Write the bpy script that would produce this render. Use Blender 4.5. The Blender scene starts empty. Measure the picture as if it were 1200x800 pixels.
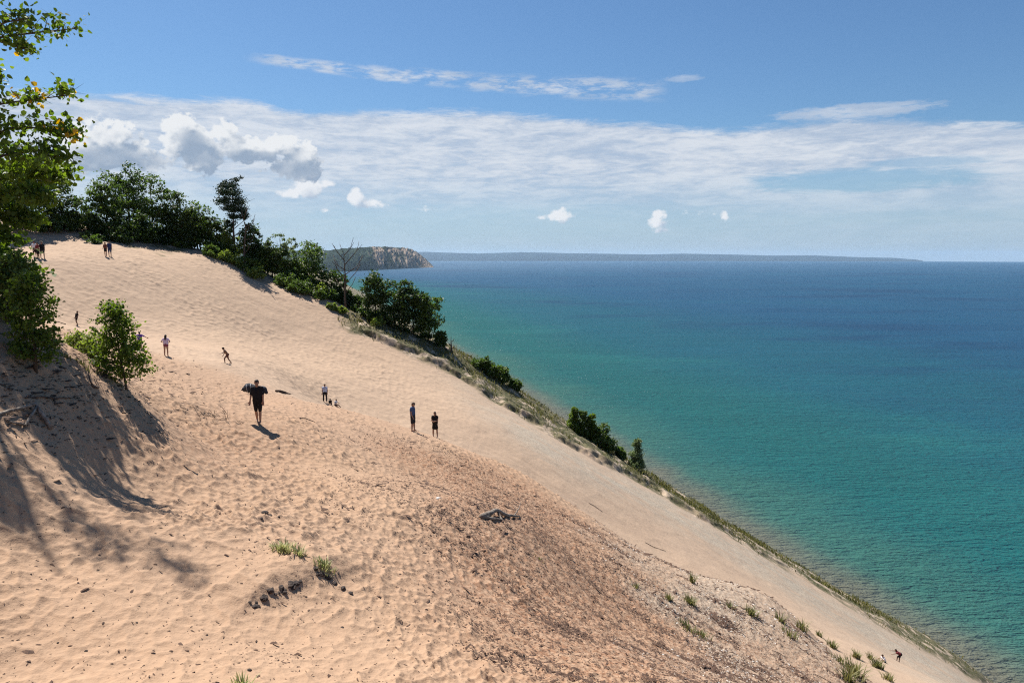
import bpy, bmesh, math, random

import numpy as np
from mathutils import Vector, Matrix

R = math.radians
SC = bpy.context.scene
COL = SC.collection
rng = np.random.default_rng(7)
random.seed(7)

# ------------------------------------------------------------------ camera frame
CZ = 130.0                       # eye height over the lake
F = 867.0
PITCH = math.atan(100 / F)
SP, CP = math.sin(PITCH), math.cos(PITCH)
RE = 6371000.0                   # the lake follows the earth's curve


def ray(u, v):
    X, Y = (u - 600) / F, (400 - v) / F
    return np.array([X, CP + Y * SP, -SP + Y * CP])


def at(u, v, d):
    r = ray(u, v)
    return np.array([0, 0, CZ]) + r * (d / r[1])


def project(x, y, z):
    zz = z - CZ
    dep = y * CP - zz * SP
    upc = y * SP + zz * CP
    dep = np.where(dep < .01, .01, dep)
    return 600 + F * x / dep, 400 - F * upc / dep


# ------------------------------------------------------------------ numpy noise
def _h(ix, iy, seed):
    a = (ix.astype(np.int64) * 374761393 + iy.astype(np.int64) * 668265263 + seed * 974634777) & 0xFFFFFFFF
    a = ((a ^ (a >> 13)) * 1274126177) & 0xFFFFFFFF
    a = ((a ^ (a >> 16)) * 2246822519) & 0xFFFFFFFF
    a = a ^ (a >> 15)
    return (a & 0xFFFFFF) / float(0x1000000)


def vnoise(x, y, seed=0):
    ix, iy = np.floor(x), np.floor(y)
    fx, fy = x - ix, y - iy
    ix = ix.astype(np.int64); iy = iy.astype(np.int64)
    fx = fx * fx * fx * (fx * (fx * 6 - 15) + 10); fy = fy * fy * fy * (fy * (fy * 6 - 15) + 10)
    a = _h(ix, iy, seed); b = _h(ix + 1, iy, seed); c = _h(ix, iy + 1, seed); d = _h(ix + 1, iy + 1, seed)
    return (a + (b - a) * fx) * (1 - fy) + (c + (d - c) * fx) * fy


def fbm(x, y, seed=0, oct=4, gain=.5):
    s = 0; a = 1; t = 0
    for o in range(oct):
        s = s + a * (vnoise(x * 2 ** o + 13.7 * o, y * 2 ** o - 7.3 * o, seed + o) - .5); t += a; a *= gain
    return s / t * 2


def dimples(x, y, seed=0):
    """squared distance to the nearest scattered point: smooth hollows between crisp crests"""
    ix, iy = np.floor(x).astype(np.int64), np.floor(y).astype(np.int64)
    best = np.full(x.shape, 9.0)
    for dx in (-1, 0, 1):
        for dy in (-1, 0, 1):
            jx, jy = ix + dx, iy + dy
            px = jx + _h(jx, jy, seed + 5) * .9; py = jy + _h(jx, jy, seed + 9) * .9
            w = .75 + .5 * _h(jx, jy, seed + 3)
            best = np.minimum(best, ((x - px) ** 2 + (y - py) ** 2) * w)
    return np.minimum(best, 1.0)


def sstep(a, b, x):
    t = np.clip((x - a) / (b - a), 0, 1)
    return t * t * (3 - 2 * t)


# ------------------------------------------------------------------ terrain
CTRL = [  # pixel of the photograph, distance in metres
    (0, 800, 9.5), (150, 800, 9.6), (300, 800, 10), (450, 800, 10.8), (600, 800, 12), (800, 800, 17), (950, 800, 27), (1000, 800, 38), (1100, 800, 62),
    (100, 700, 11.8), (0, 640, 12.6), (300, 705, 13.2), (330, 640, 15.6), (400, 690, 14.6), (200, 620, 14.8), (450, 600, 21.5), (560, 700, 18),
    (585, 603, 27), (700, 700, 25.5), (850, 740, 29), (900, 700, 38), (800, 672, 40), (700, 612, 43), (620, 562, 45),
    (512, 514.5, 46), (484, 504, 45.5), (540, 528, 46), (400, 480, 46), (330, 474, 42), (303, 495, 29.5), (200, 500, 25), (260, 540, 23), (380, 540, 28), (480, 560, 31),
    (150, 455, 23), (100, 425, 21.5), (50, 397, 20.5), (0, 373, 19.5), (-120, 350, 18), (0, 470, 16.5), (60, 500, 17), (0, 560, 14), (-120, 500, 13), (130, 560, 17.5),
    (250, 575, 19.5), (-150, 640, 10.5), (-200, 420, 14),
    (195, 417, 50), (265, 426, 52), (88, 381, 65), (165, 400, 57), (240, 462, 42), (381, 471, 66), (320, 430, 66), (420, 445, 76),
    (45, 302, 75), (126, 301, 82), (0, 300, 78), (-150, 300, 75), (100, 265, 96), (200, 292, 97), (260, 300, 98), (300, 322, 98), (380, 352, 96), (0, 262, 92), (-150, 255, 92),
    (330, 400, 82), (450, 448, 78), (550, 490, 74), (640, 540, 72), (740, 600, 72), (900, 690, 72), (1050, 772, 76),
    (430, 385, 93), (520, 425, 92), (600, 476, 90), (700, 535, 89), (760, 570, 89), (850, 622, 89), (1000, 712, 90), (1130, 792, 90),
    (430, 372, 99), (520, 410, 98), (600, 462, 97), (700, 527, 96), (760, 563, 96), (850, 618, 96), (1000, 707, 96), (1150, 796, 96), (1300, 890, 96), (1300, 900, 60),
]
PT = [at(*c) for c in CTRL]
# the hollow hidden behind the near shoulder and the ground under the camera
for (u, v, d, dz) in [(500, 530, 56, -1.2), (620, 580, 55, -1.8), (740, 640, 55, -1.8), (880, 705, 54, -1.5), (400, 487, 54, -.6)]:
    p = at(u, v, d); p[2] += dz; PT.append(p)
for p in [(0, 0, -2.0), (-6, 0, -1.6), (6, 0, -4.4), (-12, 5, -1.2), (-20, 15, -.2), (-30, 35, -1.), (12, 5, -8), (25, 5, -15), (40, 20, -25), (-50, 60, 0.5), (80, 60, -72), (80, 95, -70), (0, 5, -4.2), (-5, 5, -4.0)]:
    PT.append(np.array([p[0], p[1], CZ + p[2]]))
PT = np.array(PT)


def _tps_fit(P, lam=.02):
    n = len(P)
    d = np.hypot(P[:, None, 0] - P[None, :, 0], P[:, None, 1] - P[None, :, 1])
    K = np.where(d > 0, d * d * np.log(np.maximum(d, 1e-9)), 0) + lam * np.eye(n)
    A = np.zeros((n + 3, n + 3)); A[:n, :n] = K; A[:n, n] = 1; A[:n, n + 1] = P[:, 0]; A[:n, n + 2] = P[:, 1]
    A[n:, :n] = A[:n, n:].T
    b = np.zeros(n + 3); b[:n] = P[:, 2]
    return np.linalg.solve(A, b)


TW = _tps_fit(PT)


def tps(x, y):
    out = TW[-3] + TW[-2] * x + TW[-1] * y
    for i in range(len(PT)):
        d2 = (x - PT[i, 0]) ** 2 + (y - PT[i, 1]) ** 2
        out = out + TW[i] * .5 * d2 * np.log(np.maximum(d2, 1e-12))
    return out


SHORE = np.array([(260, -400), (205, 0), (180, 60), (143, 228), (122, 286), (50, 550), (-130, 1180), (-330, 1900), (-590, 2826), (-1300, 4200), (-2600, 5500), (-5000, 6500)], float)


def shore_dist(x, y):
    """signed distance to the shoreline, positive on the lake side"""
    best = np.full(np.shape(x), 1e12); sgn = np.ones(np.shape(x))
    for a, b in zip(SHORE[:-1], SHORE[1:]):
        ab = b - a; L2 = ab @ ab
        t = np.clip(((x - a[0]) * ab[0] + (y - a[1]) * ab[1]) / L2, 0, 1)
        dx = x - a[0] - t * ab[0]; dy = y - a[1] - t * ab[1]
        d2 = dx * dx + dy * dy
        m = d2 < best
        best = np.where(m, d2, best)
        sgn = np.where(m, np.sign(-(ab[0] * (y - a[1]) - ab[1] * (x - a[0]))), sgn)
    return np.sqrt(best) * sgn


def ground_base(x, y):
    x = np.asarray(x, float); y = np.asarray(y, float)
    r = np.hypot(x, y)
    near = tps(np.clip(x, -70, 95), np.clip(y, -5, 112))
    s = -shore_dist(x, y)
    far = np.where(s > 0, .6 * s, .25 * s)
    lim = 108.0
    far = np.where(far > lim - 20, lim - 20 + 20 * np.tanh((far - lim + 20) / 20), far)
    far = np.maximum(far, -14)
    far = far + sstep(120, 300, r) * fbm(x / 40, y / 40, 31) * 3 * np.clip(s / 60, 0, 1)
    w = sstep(100, 126, y) * sstep(-90, -60, -np.abs(x - 5) + 0 * y - 0) if False else sstep(100, 124, y)
    w = np.maximum(w, sstep(80, 105, x)); w = np.maximum(w, sstep(62, 95, -x) * sstep(60, 100, y) * 0)
    return near * (1 - w) + far * w


# ledge of the little blowout crest near the beachgrass tufts
def ledge(x, y):
    p = at(300, 712, 13.2); q = at(392, 655, 15.4)
    dx, dy = q[0] - p[0], q[1] - p[1]; L = math.hypot(dx, dy)
    t = ((x - p[0]) * dx + (y - p[1]) * dy) / L
    s = ((x - p[0]) * dy - (y - p[1]) * dx) / L       # positive to the right of the crest
    s = s + .12 * fbm(x * 1.3, y * 1.3, 77)
    w = sstep(-1.2, .2, t) * (1 - sstep(L - .2, L + 1.8, t))
    prof = np.where(s < 0, np.exp(-(s / .9) ** 2), np.exp(-(s / .33) ** 2) * .8 + .2 * np.exp(-(s / 1.2) ** 2))
    return .30 * w * prof


def tex_zone(x, y, zb):
    """masks of the ground's own make-up"""
    u, v = project(x, y, zb)
    near = 1 - sstep(46, 52, y + 2 * fbm(x * .25, y * .25, 4))
    # litter lies in a belt down the near shoulder
    e = v - np.interp(u, [200, 330, 484, 620, 700, 800, 1000], [440, 474, 503, 562, 612, 672, 790])
    n1 = fbm(x * .35, y * .35, 11); n2 = fbm(x * .12, y * .12, 12)
    lit = sstep(-12, 25, e + 30 * n2) * (1 - sstep(90, 260, e - 140 * n1 - (u - 500) * .30)) * sstep(340, 560, u - (v - 540) * .55 + 110 * n1)
    lit = np.clip(lit, 0, 1) * near
    # second sparse litter everywhere on the near ground
    sparse = near * (.10 + .12 * np.clip(n2 + .2, 0, 1)) * sstep(-.2, .5, n1 + .2)
    gx = .75 * sstep(-60, 130, u - 690 - .35 * (v - 600) + 120 * n2 + 90 * n1) * sstep(570, 625, v) * near
    gravel = np.clip(gx, 0, 1) * (1 - sstep(820, 990, u + (v - 700) * .4) * .4)
    # pale gravel band just under the ridge on the chute
    rl = np.interp(u, [380, 430, 520, 600, 700, 760, 850, 1000, 1150], [352, 372, 410, 462, 527, 563, 618, 707, 797])
    k = (v - rl)
    wid = np.interp(u, [400, 640, 760, 1150], [24, 19, 8, 3])
    chute = (1 - near) * sstep(54, 62, y)
    band = np.exp(-((k - wid - 16 - 10 * n2) / 17) ** 2) * chute * sstep(480, 640, u) * (1 - sstep(104, 112, y))
    # grassy belt on the ridge
    gr = sstep(-4, 3, wid - k + 4 * n1) * sstep(80, 86, y) * sstep(385, 420, u)
    gr = np.maximum(gr, sstep(96, 104, y))
    return near, lit, sparse, gravel, band, gr, chute, k, wid, u, v


def detail(x, y, zb):
    near, lit, sparse, gravel, band, gr, chute, k, wid, u, v = tex_zone(x, y, zb)
    r = np.hypot(x, y)
    wx = x + .16 * fbm(x * 1.1, y * 1.1, 41, 2); wy = y + .16 * fbm(x * 1.1, y * 1.1, 42, 2)
    ft = dimples(wx * 3.9, wy * 3.0, 1) * .16 + dimples(wx * 8 + 9, wy * 6.4, 2) * .055
    ft = ft * (.45 + .9 * np.clip(fbm(x * .3, y * .3, 45) + .5, 0, 1))
    rough = near * (1 - .45 * lit) * (1 - .65 * gravel)
    # wind and slide marks, drawn out along the fall line (towards +x)
    ca, sa = math.cos(.35), math.sin(.35)
    s1, s2 = (x * ca - y * sa), (x * sa + y * ca)
    streak = fbm(s1 * .25, s2 * 1.6, 51, 3) * .05
    d = ft * rough + streak * (1 - near * .6) + .10 * fbm(x * .35, y * .35, 52, 3) * (1 - sstep(8, 60, r) * .3)
    # bowl: small trodden dimples
    bowl = (1 - near) * (1 - sstep(430, 640, u)) * (1 - sstep(94, 100, y))
    d = d + bowl * (dimples(wx * 2.1 + 3, wy * 1.7, 3) * .11 + dimples(wx * 1.1 + 3, wy * .9, 4) * .05) * (.5 + 1.1 * np.clip(fbm(x * .16, y * .16, 59, 3) + .4, 0, 1)) + (1 - near) * .04 * fbm(x * .9, y * .9, 53, 3)
    # rough litter and turf
    d = d + lit * .055 * fbm(x * 5, y * 5, 54, 3) + gravel * .05 * fbm(x * 4, y * 4, 55, 3)
    d = d + gr * (.5 - .32 * sstep(700, 800, u)) * fbm(x * .5, y * .5, 56, 4) * sstep(385, 430, u)
    # eroded lip below the grass
    lip = sstep(0, 1, (wid - k + 3.5 * fbm(x * .5, y * .5, 57)) / 3.0) * sstep(82, 86, y) * sstep(400, 450, u) * (1 - sstep(700, 1000, u) * .7)
    d = d + lip * .7 * (1 - sstep(98, 104, y))
    # roughness of the shaded mound
    md = np.exp(-(((u - 20) / 130) ** 2 + ((v - 440) / 70) ** 2)) * near * (1 - sstep(24, 30, y))
    d = d + md * .12 * fbm(x * 1.4, y * 1.4, 58, 4)
    return d + ledge(x, y)


def ground(x, y):
    x = np.atleast_1d(np.asarray(x, float)); y = np.atleast_1d(np.asarray(y, float))
    zb = ground_base(x, y)
    return zb + detail(x, y, zb) * (1 - sstep(130, 200, np.hypot(x, y)))


def hit(u, v, dmin=7., dmax=130.):
    d = np.concatenate([np.arange(dmin, 60, .05), np.arange(60, dmax, .15)])
    r = ray(u, v)
    x = r[0] / r[1] * d; z = CZ + r[2] / r[1] * d
    g = ground(x, d)
    below = np.nonzero(g >= z)[0]
    if not len(below):
        j = int(np.argmin(z - g))
    else:
        j = below[0]
    return Vector((x[j], d[j], float(g[j])))


def gz(x, y):
    return float(ground(x, y)[0])


# ------------------------------------------------------------------ object helpers
def tag(o, label=None, cat=None, group=None, kind=None):
    if label: o['label'] = label
    if cat: o['category'] = cat
    if group: o['group'] = group
    if kind: o['kind'] = kind
    return o


def mesh_np(name, V, faces_flat, loop_tot, mat=None, parent=None, smooth=False):
    me = bpy.data.meshes.new(name)
    V = np.ascontiguousarray(V, dtype=np.float32)
    faces_flat = np.ascontiguousarray(faces_flat, dtype=np.int32)
    loop_tot = np.ascontiguousarray(loop_tot, dtype=np.int32)
    me.vertices.add(len(V)); me.vertices.foreach_set('co', V.ravel())
    me.loops.add(len(faces_flat)); me.loops.foreach_set('vertex_index', faces_flat)
    me.polygons.add(len(loop_tot))
    me.polygons.foreach_set('loop_start', np.concatenate([[0], np.cumsum(loop_tot)[:-1]]).astype(np.int32))
    me.update(calc_edges=True)
    if smooth: me.polygons.foreach_set('use_smooth', np.ones(len(loop_tot), bool))
    if mat: me.materials.append(mat)
    o = bpy.data.objects.new(name, me); COL.objects.link(o)
    if parent: o.parent = parent
    return o


def attr(o, name, vals):
    a = o.data.attributes.new(name, 'FLOAT', 'POINT')
    a.data.foreach_set('value', np.ascontiguousarray(vals, dtype=np.float32).ravel())


def grid_mesh(name, X, Y, Z, mat, smooth=True, flip=False):
    n, m = X.shape
    V = np.stack([X, Y, Z], -1).reshape(-1, 3)
    i = np.arange(n * m).reshape(n, m)
    q = np.stack([i[:-1, :-1], i[:-1, 1:], i[1:, 1:], i[1:, :-1]], -1).reshape(-1, 4)
    if flip: q = q[:, ::-1]
    return mesh_np(name, V, q.ravel(), np.full(len(q), 4), mat, None, smooth)


def empty(name, loc, rz=0., label=None, cat=None, group=None):
    o = bpy.data.objects.new(name, None); COL.objects.link(o)
    o.location = loc; o.rotation_euler = (0, 0, rz); o.empty_display_size = .3
    return tag(o, label, cat, group)


class MB:
    """collects tapered tubes and leaves, then links them as one mesh"""
    def __init__(s): s.V = []; s.Fc = []; s.n = 0

    def tube(s, pts, rads, k=7, rough=0.):
        pts = [Vector(p) for p in pts]
        rings = []
        up = Vector((.3, .2, 1)).normalized()
        for i, p in enumerate(pts):
            t = (pts[min(i + 1, len(pts) - 1)] - pts[max(i - 1, 0)])
            t = t.normalized() if t.length > 1e-9 else Vector((0, 0, 1))
            a = t.cross(up)
            if a.length < .05: a = t.cross(Vector((1, 0, 0)))
            a.normalize(); b = t.cross(a)
            ring = []
            for j in range(k):
                th = 2 * math.pi * j / k
                rr = rads[i] * (1 + rough * (random.random() - .5))
                s.V.append(tuple(p + (a * math.cos(th) + b * math.sin(th)) * rr)); ring.append(s.n); s.n += 1
            rings.append(ring)
        for r0, r1 in zip(rings[:-1], rings[1:]):
            for j in range(k):
                s.Fc.append((r0[j], r0[(j + 1) % k], r1[(j + 1) % k], r1[j]))
        s.Fc.append(tuple(rings[0][::-1])); s.Fc.append(tuple(rings[-1]))

    def raw(s, V, Fs):
        V = list(map(tuple, V))
        s.V += V; s.Fc += [tuple(i + s.n for i in f) for f in Fs]; s.n += len(V)

    def build(s, name, mat, parent=None, smooth=True):
        flat = [i for f in s.Fc for i in f]
        return mesh_np(name, np.array(s.V), flat, [len(f) for f in s.Fc], mat, parent, smooth)


# leaf templates: x along the leaf, y across, z fold
LEAF4 = np.array([(0, 0, 0), (.45, .34, .08), (1, 0, 0), (.45, -.34, .08)], float)
LEAF6 = np.array([(0, 0, 0), (.22, .42, .10), (.62, .36, .10), (1.05, 0, -.05), (.62, -.36, .10), (.22, -.42, .10)], float)


def leaf_cloud(P, size, g, template=LEAF4, up=.5, out=None):
    """arrays of leaves at points P; leaf faces lean upwards by `up`"""
    n = len(P)
    a = g.normal(size=(n, 3)); a[:, 2] -= .25
    if out is not None: a += out * .8
    a /= np.linalg.norm(a, axis=1)[:, None]
    nn = g.normal(size=(n, 3)) * (1 - up); nn[:, 2] += up * 1.6
    nn -= (nn * a).sum(1)[:, None] * a
    nn /= np.maximum(np.linalg.norm(nn, axis=1)[:, None], 1e-6)
    b = np.cross(nn, a)
    s = size * g.uniform(.65, 1.25, n)
    T = template
    V = P[:, None, :] + s[:, None, None] * (T[None, :, 0:1] * a[:, None] + T[None, :, 1:2] * b[:, None] + T[None, :, 2:3] * nn[:, None])
    k = len(T)
    idx = np.arange(n * k).reshape(n, k)
    return V.reshape(-1, 3), idx


def leaf_obj(name, P, size, g, mat, parent, template=LEAF4, up=.5, out=None):
    V, idx = leaf_cloud(np.asarray(P), size, g, template, up, out)
    return mesh_np(name, V, idx.ravel(), np.full(len(idx), idx.shape[1]), mat, parent)


def crown_points(ells, n_clump, per, g, spread=.22):
    """clumps of leaves over the shells of a set of ellipsoids"""
    vol = np.array([e[3] * e[4] * e[5] for e in ells]) ** .67; vol /= vol.sum()
    out = []
    for _ in range(n_clump):
        e = ells[g.choice(len(ells), p=vol)]
        d = g.normal(size=3); d /= np.linalg.norm(d)
        if d[2] < -.5: d[2] *= .4
        rad = g.uniform(.55, 1.0) ** .6
        c = np.array(e[:3]) + d * rad * np.array(e[3:6])
        sp = spread * (e[3] + e[4] + e[5]) / 3 * g.uniform(.6, 1.3)
        m = int(per * g.uniform(.5, 1.5))
        q = g.normal(size=(m, 3)) * sp * np.array([1, 1, .62])
        out.append(c + q)
    return np.concatenate(out)


# ------------------------------------------------------------------ materials
def new_mat(name):
    m = bpy.data.materials.new(name); m.use_nodes = True
    nt = m.node_tree; nt.nodes.clear()
    out = nt.nodes.new('ShaderNodeOutputMaterial')
    return m, nt, out


class E:
    """a small wrapper that writes node maths"""
    nt = None

    def __init__(s, sock): s.s = sock

    @staticmethod
    def m(op, *a, clamp=False):
        n = E.nt.nodes.new('ShaderNodeMath'); n.operation = op; n.use_clamp = clamp
        for i, x in enumerate(a):
            if isinstance(x, E): E.nt.links.new(x.s, n.inputs[i])
            else: n.inputs[i].default_value = x
        return E(n.outputs[0])

    def __add__(s, o): return E.m('ADD', s, o)
    __radd__ = __add__
    def __sub__(s, o): return E.m('SUBTRACT', s, o)
    def __rsub__(s, o): return E.m('SUBTRACT', o, s)
    def __mul__(s, o): return E.m('MULTIPLY', s, o)
    __rmul__ = __mul__
    def __truediv__(s, o): return E.m('DIVIDE', s, o)
    def pow(s, o): return E.m('POWER', s, o)
    def max(s, o): return E.m('MAXIMUM', s, o)
    def min(s, o): return E.m('MINIMUM', s, o)
    def clamp(s): return E.m('ADD', s, 0., clamp=True)


def estep(a, b, x):
    n = E.nt.nodes.new('ShaderNodeMapRange'); n.interpolation_type = 'SMOOTHSTEP'
    n.inputs['From Min'].default_value = a; n.inputs['From Max'].default_value = b
    E.nt.links.new(x.s, n.inputs['Value'])
    return E(n.outputs[0])


def enoise(vec, scale, detail=4, rough=.5, dist=0., dims='3D', off=(0, 0, 0), sc=(1, 1, 1)):
    nt = E.nt
    mp = nt.nodes.new('ShaderNodeMapping'); mp.inputs['Location'].default_value = off; mp.inputs['Scale'].default_value = sc
    nt.links.new(vec, mp.inputs['Vector'])
    n = nt.nodes.new('ShaderNodeTexNoise'); n.noise_dimensions = dims
    n.inputs['Scale'].default_value = scale; n.inputs['Detail'].default_value = detail
    n.inputs['Roughness'].default_value = rough; n.inputs['Distortion'].default_value = dist
    nt.links.new(mp.outputs[0], n.inputs['Vector'])
    return E(n.outputs['Fac'])


def evoro(vec, scale, feature='F1', off=(0, 0, 0), sc=(1, 1, 1), out='Distance', rnd=1.):
    nt = E.nt
    mp = nt.nodes.new('ShaderNodeMapping'); mp.inputs['Location'].default_value = off; mp.inputs['Scale'].default_value = sc
    nt.links.new(vec, mp.inputs['Vector'])
    n = nt.nodes.new('ShaderNodeTexVoronoi'); n.feature = feature
    n.inputs['Scale'].default_value = scale; n.inputs['Randomness'].default_value = rnd
    nt.links.new(mp.outputs[0], n.inputs['Vector'])
    return E(n.outputs[out])


def emix(f, a, b):
    n = E.nt.nodes.new('ShaderNodeMix'); n.data_type = 'RGBA'
    for sock, x in ((n.inputs[0], f), (n.inputs[6], a), (n.inputs[7], b)):
        if isinstance(x, E): E.nt.links.new(x.s, sock)
        elif isinstance(x, (int, float)): sock.default_value = x
        elif isinstance(x, tuple): sock.default_value = (*x, 1)
        else: E.nt.links.new(x, sock)
    return n.outputs[2]


def eattr(name):
    n = E.nt.nodes.new('ShaderNodeAttribute'); n.attribute_name = name
    return E(n.outputs['Fac'])


def ebump(h, strength, dist, normal=None):
    n = E.nt.nodes.new('ShaderNodeBump'); n.inputs['Strength'].default_value = strength; n.inputs['Distance'].default_value = dist
    E.nt.links.new(h.s, n.inputs['Height'])
    if normal is not None: E.nt.links.new(normal, n.inputs['Normal'])
    return n.outputs[0]


def principled(nt, out, color, rough=.9, normal=None, spec=.2, **kw):
    p = nt.nodes.new('ShaderNodeBsdfPrincipled')
    if isinstance(color, tuple): p.inputs['Base Color'].default_value = (*color, 1)
    else: nt.links.new(color, p.inputs['Base Color'])
    if isinstance(rough, E): nt.links.new(rough.s, p.inputs['Roughness'])
    else: p.inputs['Roughness'].default_value = rough
    p.inputs['Specular IOR Level'].default_value = spec
    if normal is not None: nt.links.new(normal, p.inputs['Normal'])
    nt.links.new(p.outputs[0], out.inputs['Surface'])
    return p


def geo_pos(nt): return nt.nodes.new('ShaderNodeNewGeometry').outputs['Position']


def mat_sand():
    m, nt, out = new_mat('dune_sand'); E.nt = nt
    pos = geo_pos(nt)
    lit, gravel, grass, near, band, red = (eattr(k) for k in ('litter', 'gravel', 'turf', 'near', 'band', 'red'))
    n_big = enoise(pos, .12, 3); n_mid = enoise(pos, .9, 4); n_fine = enoise(pos, 9, 4, .6)
    base = emix(n_mid, (0.363, 0.247, 0.153), (0.409, 0.287, 0.181))
    base = emix(estep(.35, .7, n_big) * .6, base, (0.353, 0.250, 0.165))
    base = emix(estep(.30, .75, n_fine) * .28, base, (0.285, 0.192, 0.120))
    # smooth chute below the ridge is a paler, greyer sand
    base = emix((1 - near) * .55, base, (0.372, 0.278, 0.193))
    streak = enoise(pos, 1.0, 5, .65, sc=(0.062, 0.550, 0.167))
    base = emix((1 - near) * estep(.45, .75, streak) * .45, base, (0.273, 0.195, 0.134))
    # rust coloured bark and needle crumbs
    g1 = enoise(pos, 13, 3, .7); g2 = enoise(pos, 5, 3, .6)
    base = emix((red * estep(.40, .62, g2 * .5 + g1 * .5)) * .85, base, (0.223, 0.113, 0.059))
    base = emix(lit * estep(.52, .66, g1) * .55, base, (0.124, 0.067, 0.039))
    # coarse flecks: dark crumbs
    v1 = evoro(pos, 7, sc=(1, 1, 1)); c1 = E(nt.nodes[-1].outputs['Color'])
    fl = (1 - estep(.12, .34, v1)) * estep(.42, .54, enoise(pos, 4.3, 2) * .45 + lit * .75)
    base = emix(fl * .9, base, (.075, .045, .032))
    v2 = evoro(pos, 2.6, sc=(1, 1, 1))
    fl2 = (1 - estep(.08, .26, v2)) * estep(.50, .6, enoise(pos, 1.7, 3, off=(5, 0, 0)) * .8 + .12)
    base = emix(fl2 * .55 * (1 - near), base, (.30, .21, .15))
    # grey stones
    gv = enoise(pos, 11, 3, .65, off=(3, 1, 7)); gv2 = evoro(pos, 9, off=(2, 2, 2))
    st = emix(estep(.35, .65, gv), (.19, .165, .125), (.45, .40, .30))
    gr_amt = (gravel * estep(.30, .52, gv * .7 + gravel * .2) * .85).max(band * estep(.25, .6, enoise(pos, 1.2, 4, .7, sc=(0.186, 0.577, 0.260))) * .8)
    base = emix(gr_amt, base, st)
    # turf and thin soil
    tn = enoise(pos, .8, 4, .7); tn2 = enoise(pos, 3.5, 3, .6)
    tcol = emix(estep(.4, .65, tn2), (.06, .065, .028), (.15, .125, .07))
    tcol = emix(estep(.50, .60, enoise(pos, .45, 4, .65, off=(9, 9, 9))) * .8, tcol, (.42, .33, .235))
    base = emix(grass * estep(.25, .48, tn * .6 + grass * .35), base, tcol)
    hb = enoise(pos, 28, 3, .6) * .3 + enoise(pos, 7, 3, .6) * .7 * (lit * .8 + .35)
    nb = ebump(hb, .5, .05)
    nb2 = ebump(enoise(pos, 2.2, 4, .65) * 1. + (fl * .35), .55, .09, nb)
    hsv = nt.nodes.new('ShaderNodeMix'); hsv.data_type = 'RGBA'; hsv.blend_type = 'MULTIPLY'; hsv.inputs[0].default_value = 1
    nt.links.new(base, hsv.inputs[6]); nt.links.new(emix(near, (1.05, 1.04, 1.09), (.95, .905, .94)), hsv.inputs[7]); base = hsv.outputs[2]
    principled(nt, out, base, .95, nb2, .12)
    return m


def mat_water():
    m, nt, out = new_mat('lake_water'); E.nt = nt
    pos = geo_pos(nt)
    d = eattr('offshore'); far = eattr('range_km')
    warp = enoise(pos, .006, 4, .6, sc=(.5, 1, 1)) - .5
    dd = d + warp * 110
    c = emix(estep(0, 34, d + (enoise(pos, .03, 3) - .5) * 16), (.135, .125, .075), (.030, .115, .080))
    c = emix(estep(20, 95, dd), c, (.003, .092, .080))
    c = emix(estep(90, 330, dd), c, (.002, .078, .104))
    c = emix(estep(260, 900, dd), c, (.003, .058, .125))
    # sand bars and currents show as broad lighter and darker bands
    bars = enoise(pos, .006, 5, .6, sc=(.6, 1., 1), off=(40, 11, 0))
    c = emix(estep(.50, .70, bars) * .45 * (1 - estep(150, 700, d)), c, (.012, .135, .115))
    sw = enoise(pos, .0026, 6, .7, sc=(.45, 1, 1), off=(7, 70, 0))
    c = emix(estep(.48, .70, sw) * .5 * estep(150, 500, d), c, (.005, .080, .135))
    c = emix((1 - estep(.34, .5, sw)) * .7 * estep(200, 500, d), c, (.0015, .032, .085))
    gust = enoise(pos, .02, 4, .65, sc=(.25, 1, 1))
    w1 = enoise(pos, .34, 3, .55, .4, sc=(.38, 1, 1)); w2 = enoise(pos, 1.1, 3, .6, .3, sc=(.45, 1, 1), off=(3, 3, 0)); w3 = enoise(pos, .09, 4, .6, .5, sc=(.3, 1, 1))
    fade = 1 - estep(.4, 4, far) * .75
    nb = ebump((w1 * 1.0 + w2 * .35) * (.4 + gust * 1.3) + w3 * 1.0, 1., 1.05)
    df = nt.nodes.new('ShaderNodeBsdfDiffuse'); nt.links.new(c, df.inputs['Color'])
    nd = ebump((w1 * 1.0 + w2 * .4) * (.5 + gust) + w3 * 1.0, 1., 5.5); nt.links.new(nd, df.inputs['Normal'])
    gl = nt.nodes.new('ShaderNodeBsdfGlossy'); nt.links.new((.13 + estep(.5, 10, far) * .16).s, gl.inputs['Roughness']); nt.links.new(nb, gl.inputs['Normal'])
    fr = nt.nodes.new('ShaderNodeFresnel'); fr.inputs['IOR'].default_value = 1.33; nt.links.new(nb, fr.inputs['Normal'])
    fac = (E(fr.outputs[0]) * .42).min(.19 + 0 * far)
    mx = nt.nodes.new('ShaderNodeMixShader'); nt.links.new(fac.s, mx.inputs[0]); nt.links.new(df.outputs[0], mx.inputs[1]); nt.links.new(gl.outputs[0], mx.inputs[2])
    nt.links.new(mx.outputs[0], out.inputs['Surface'])
    return m


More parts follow.
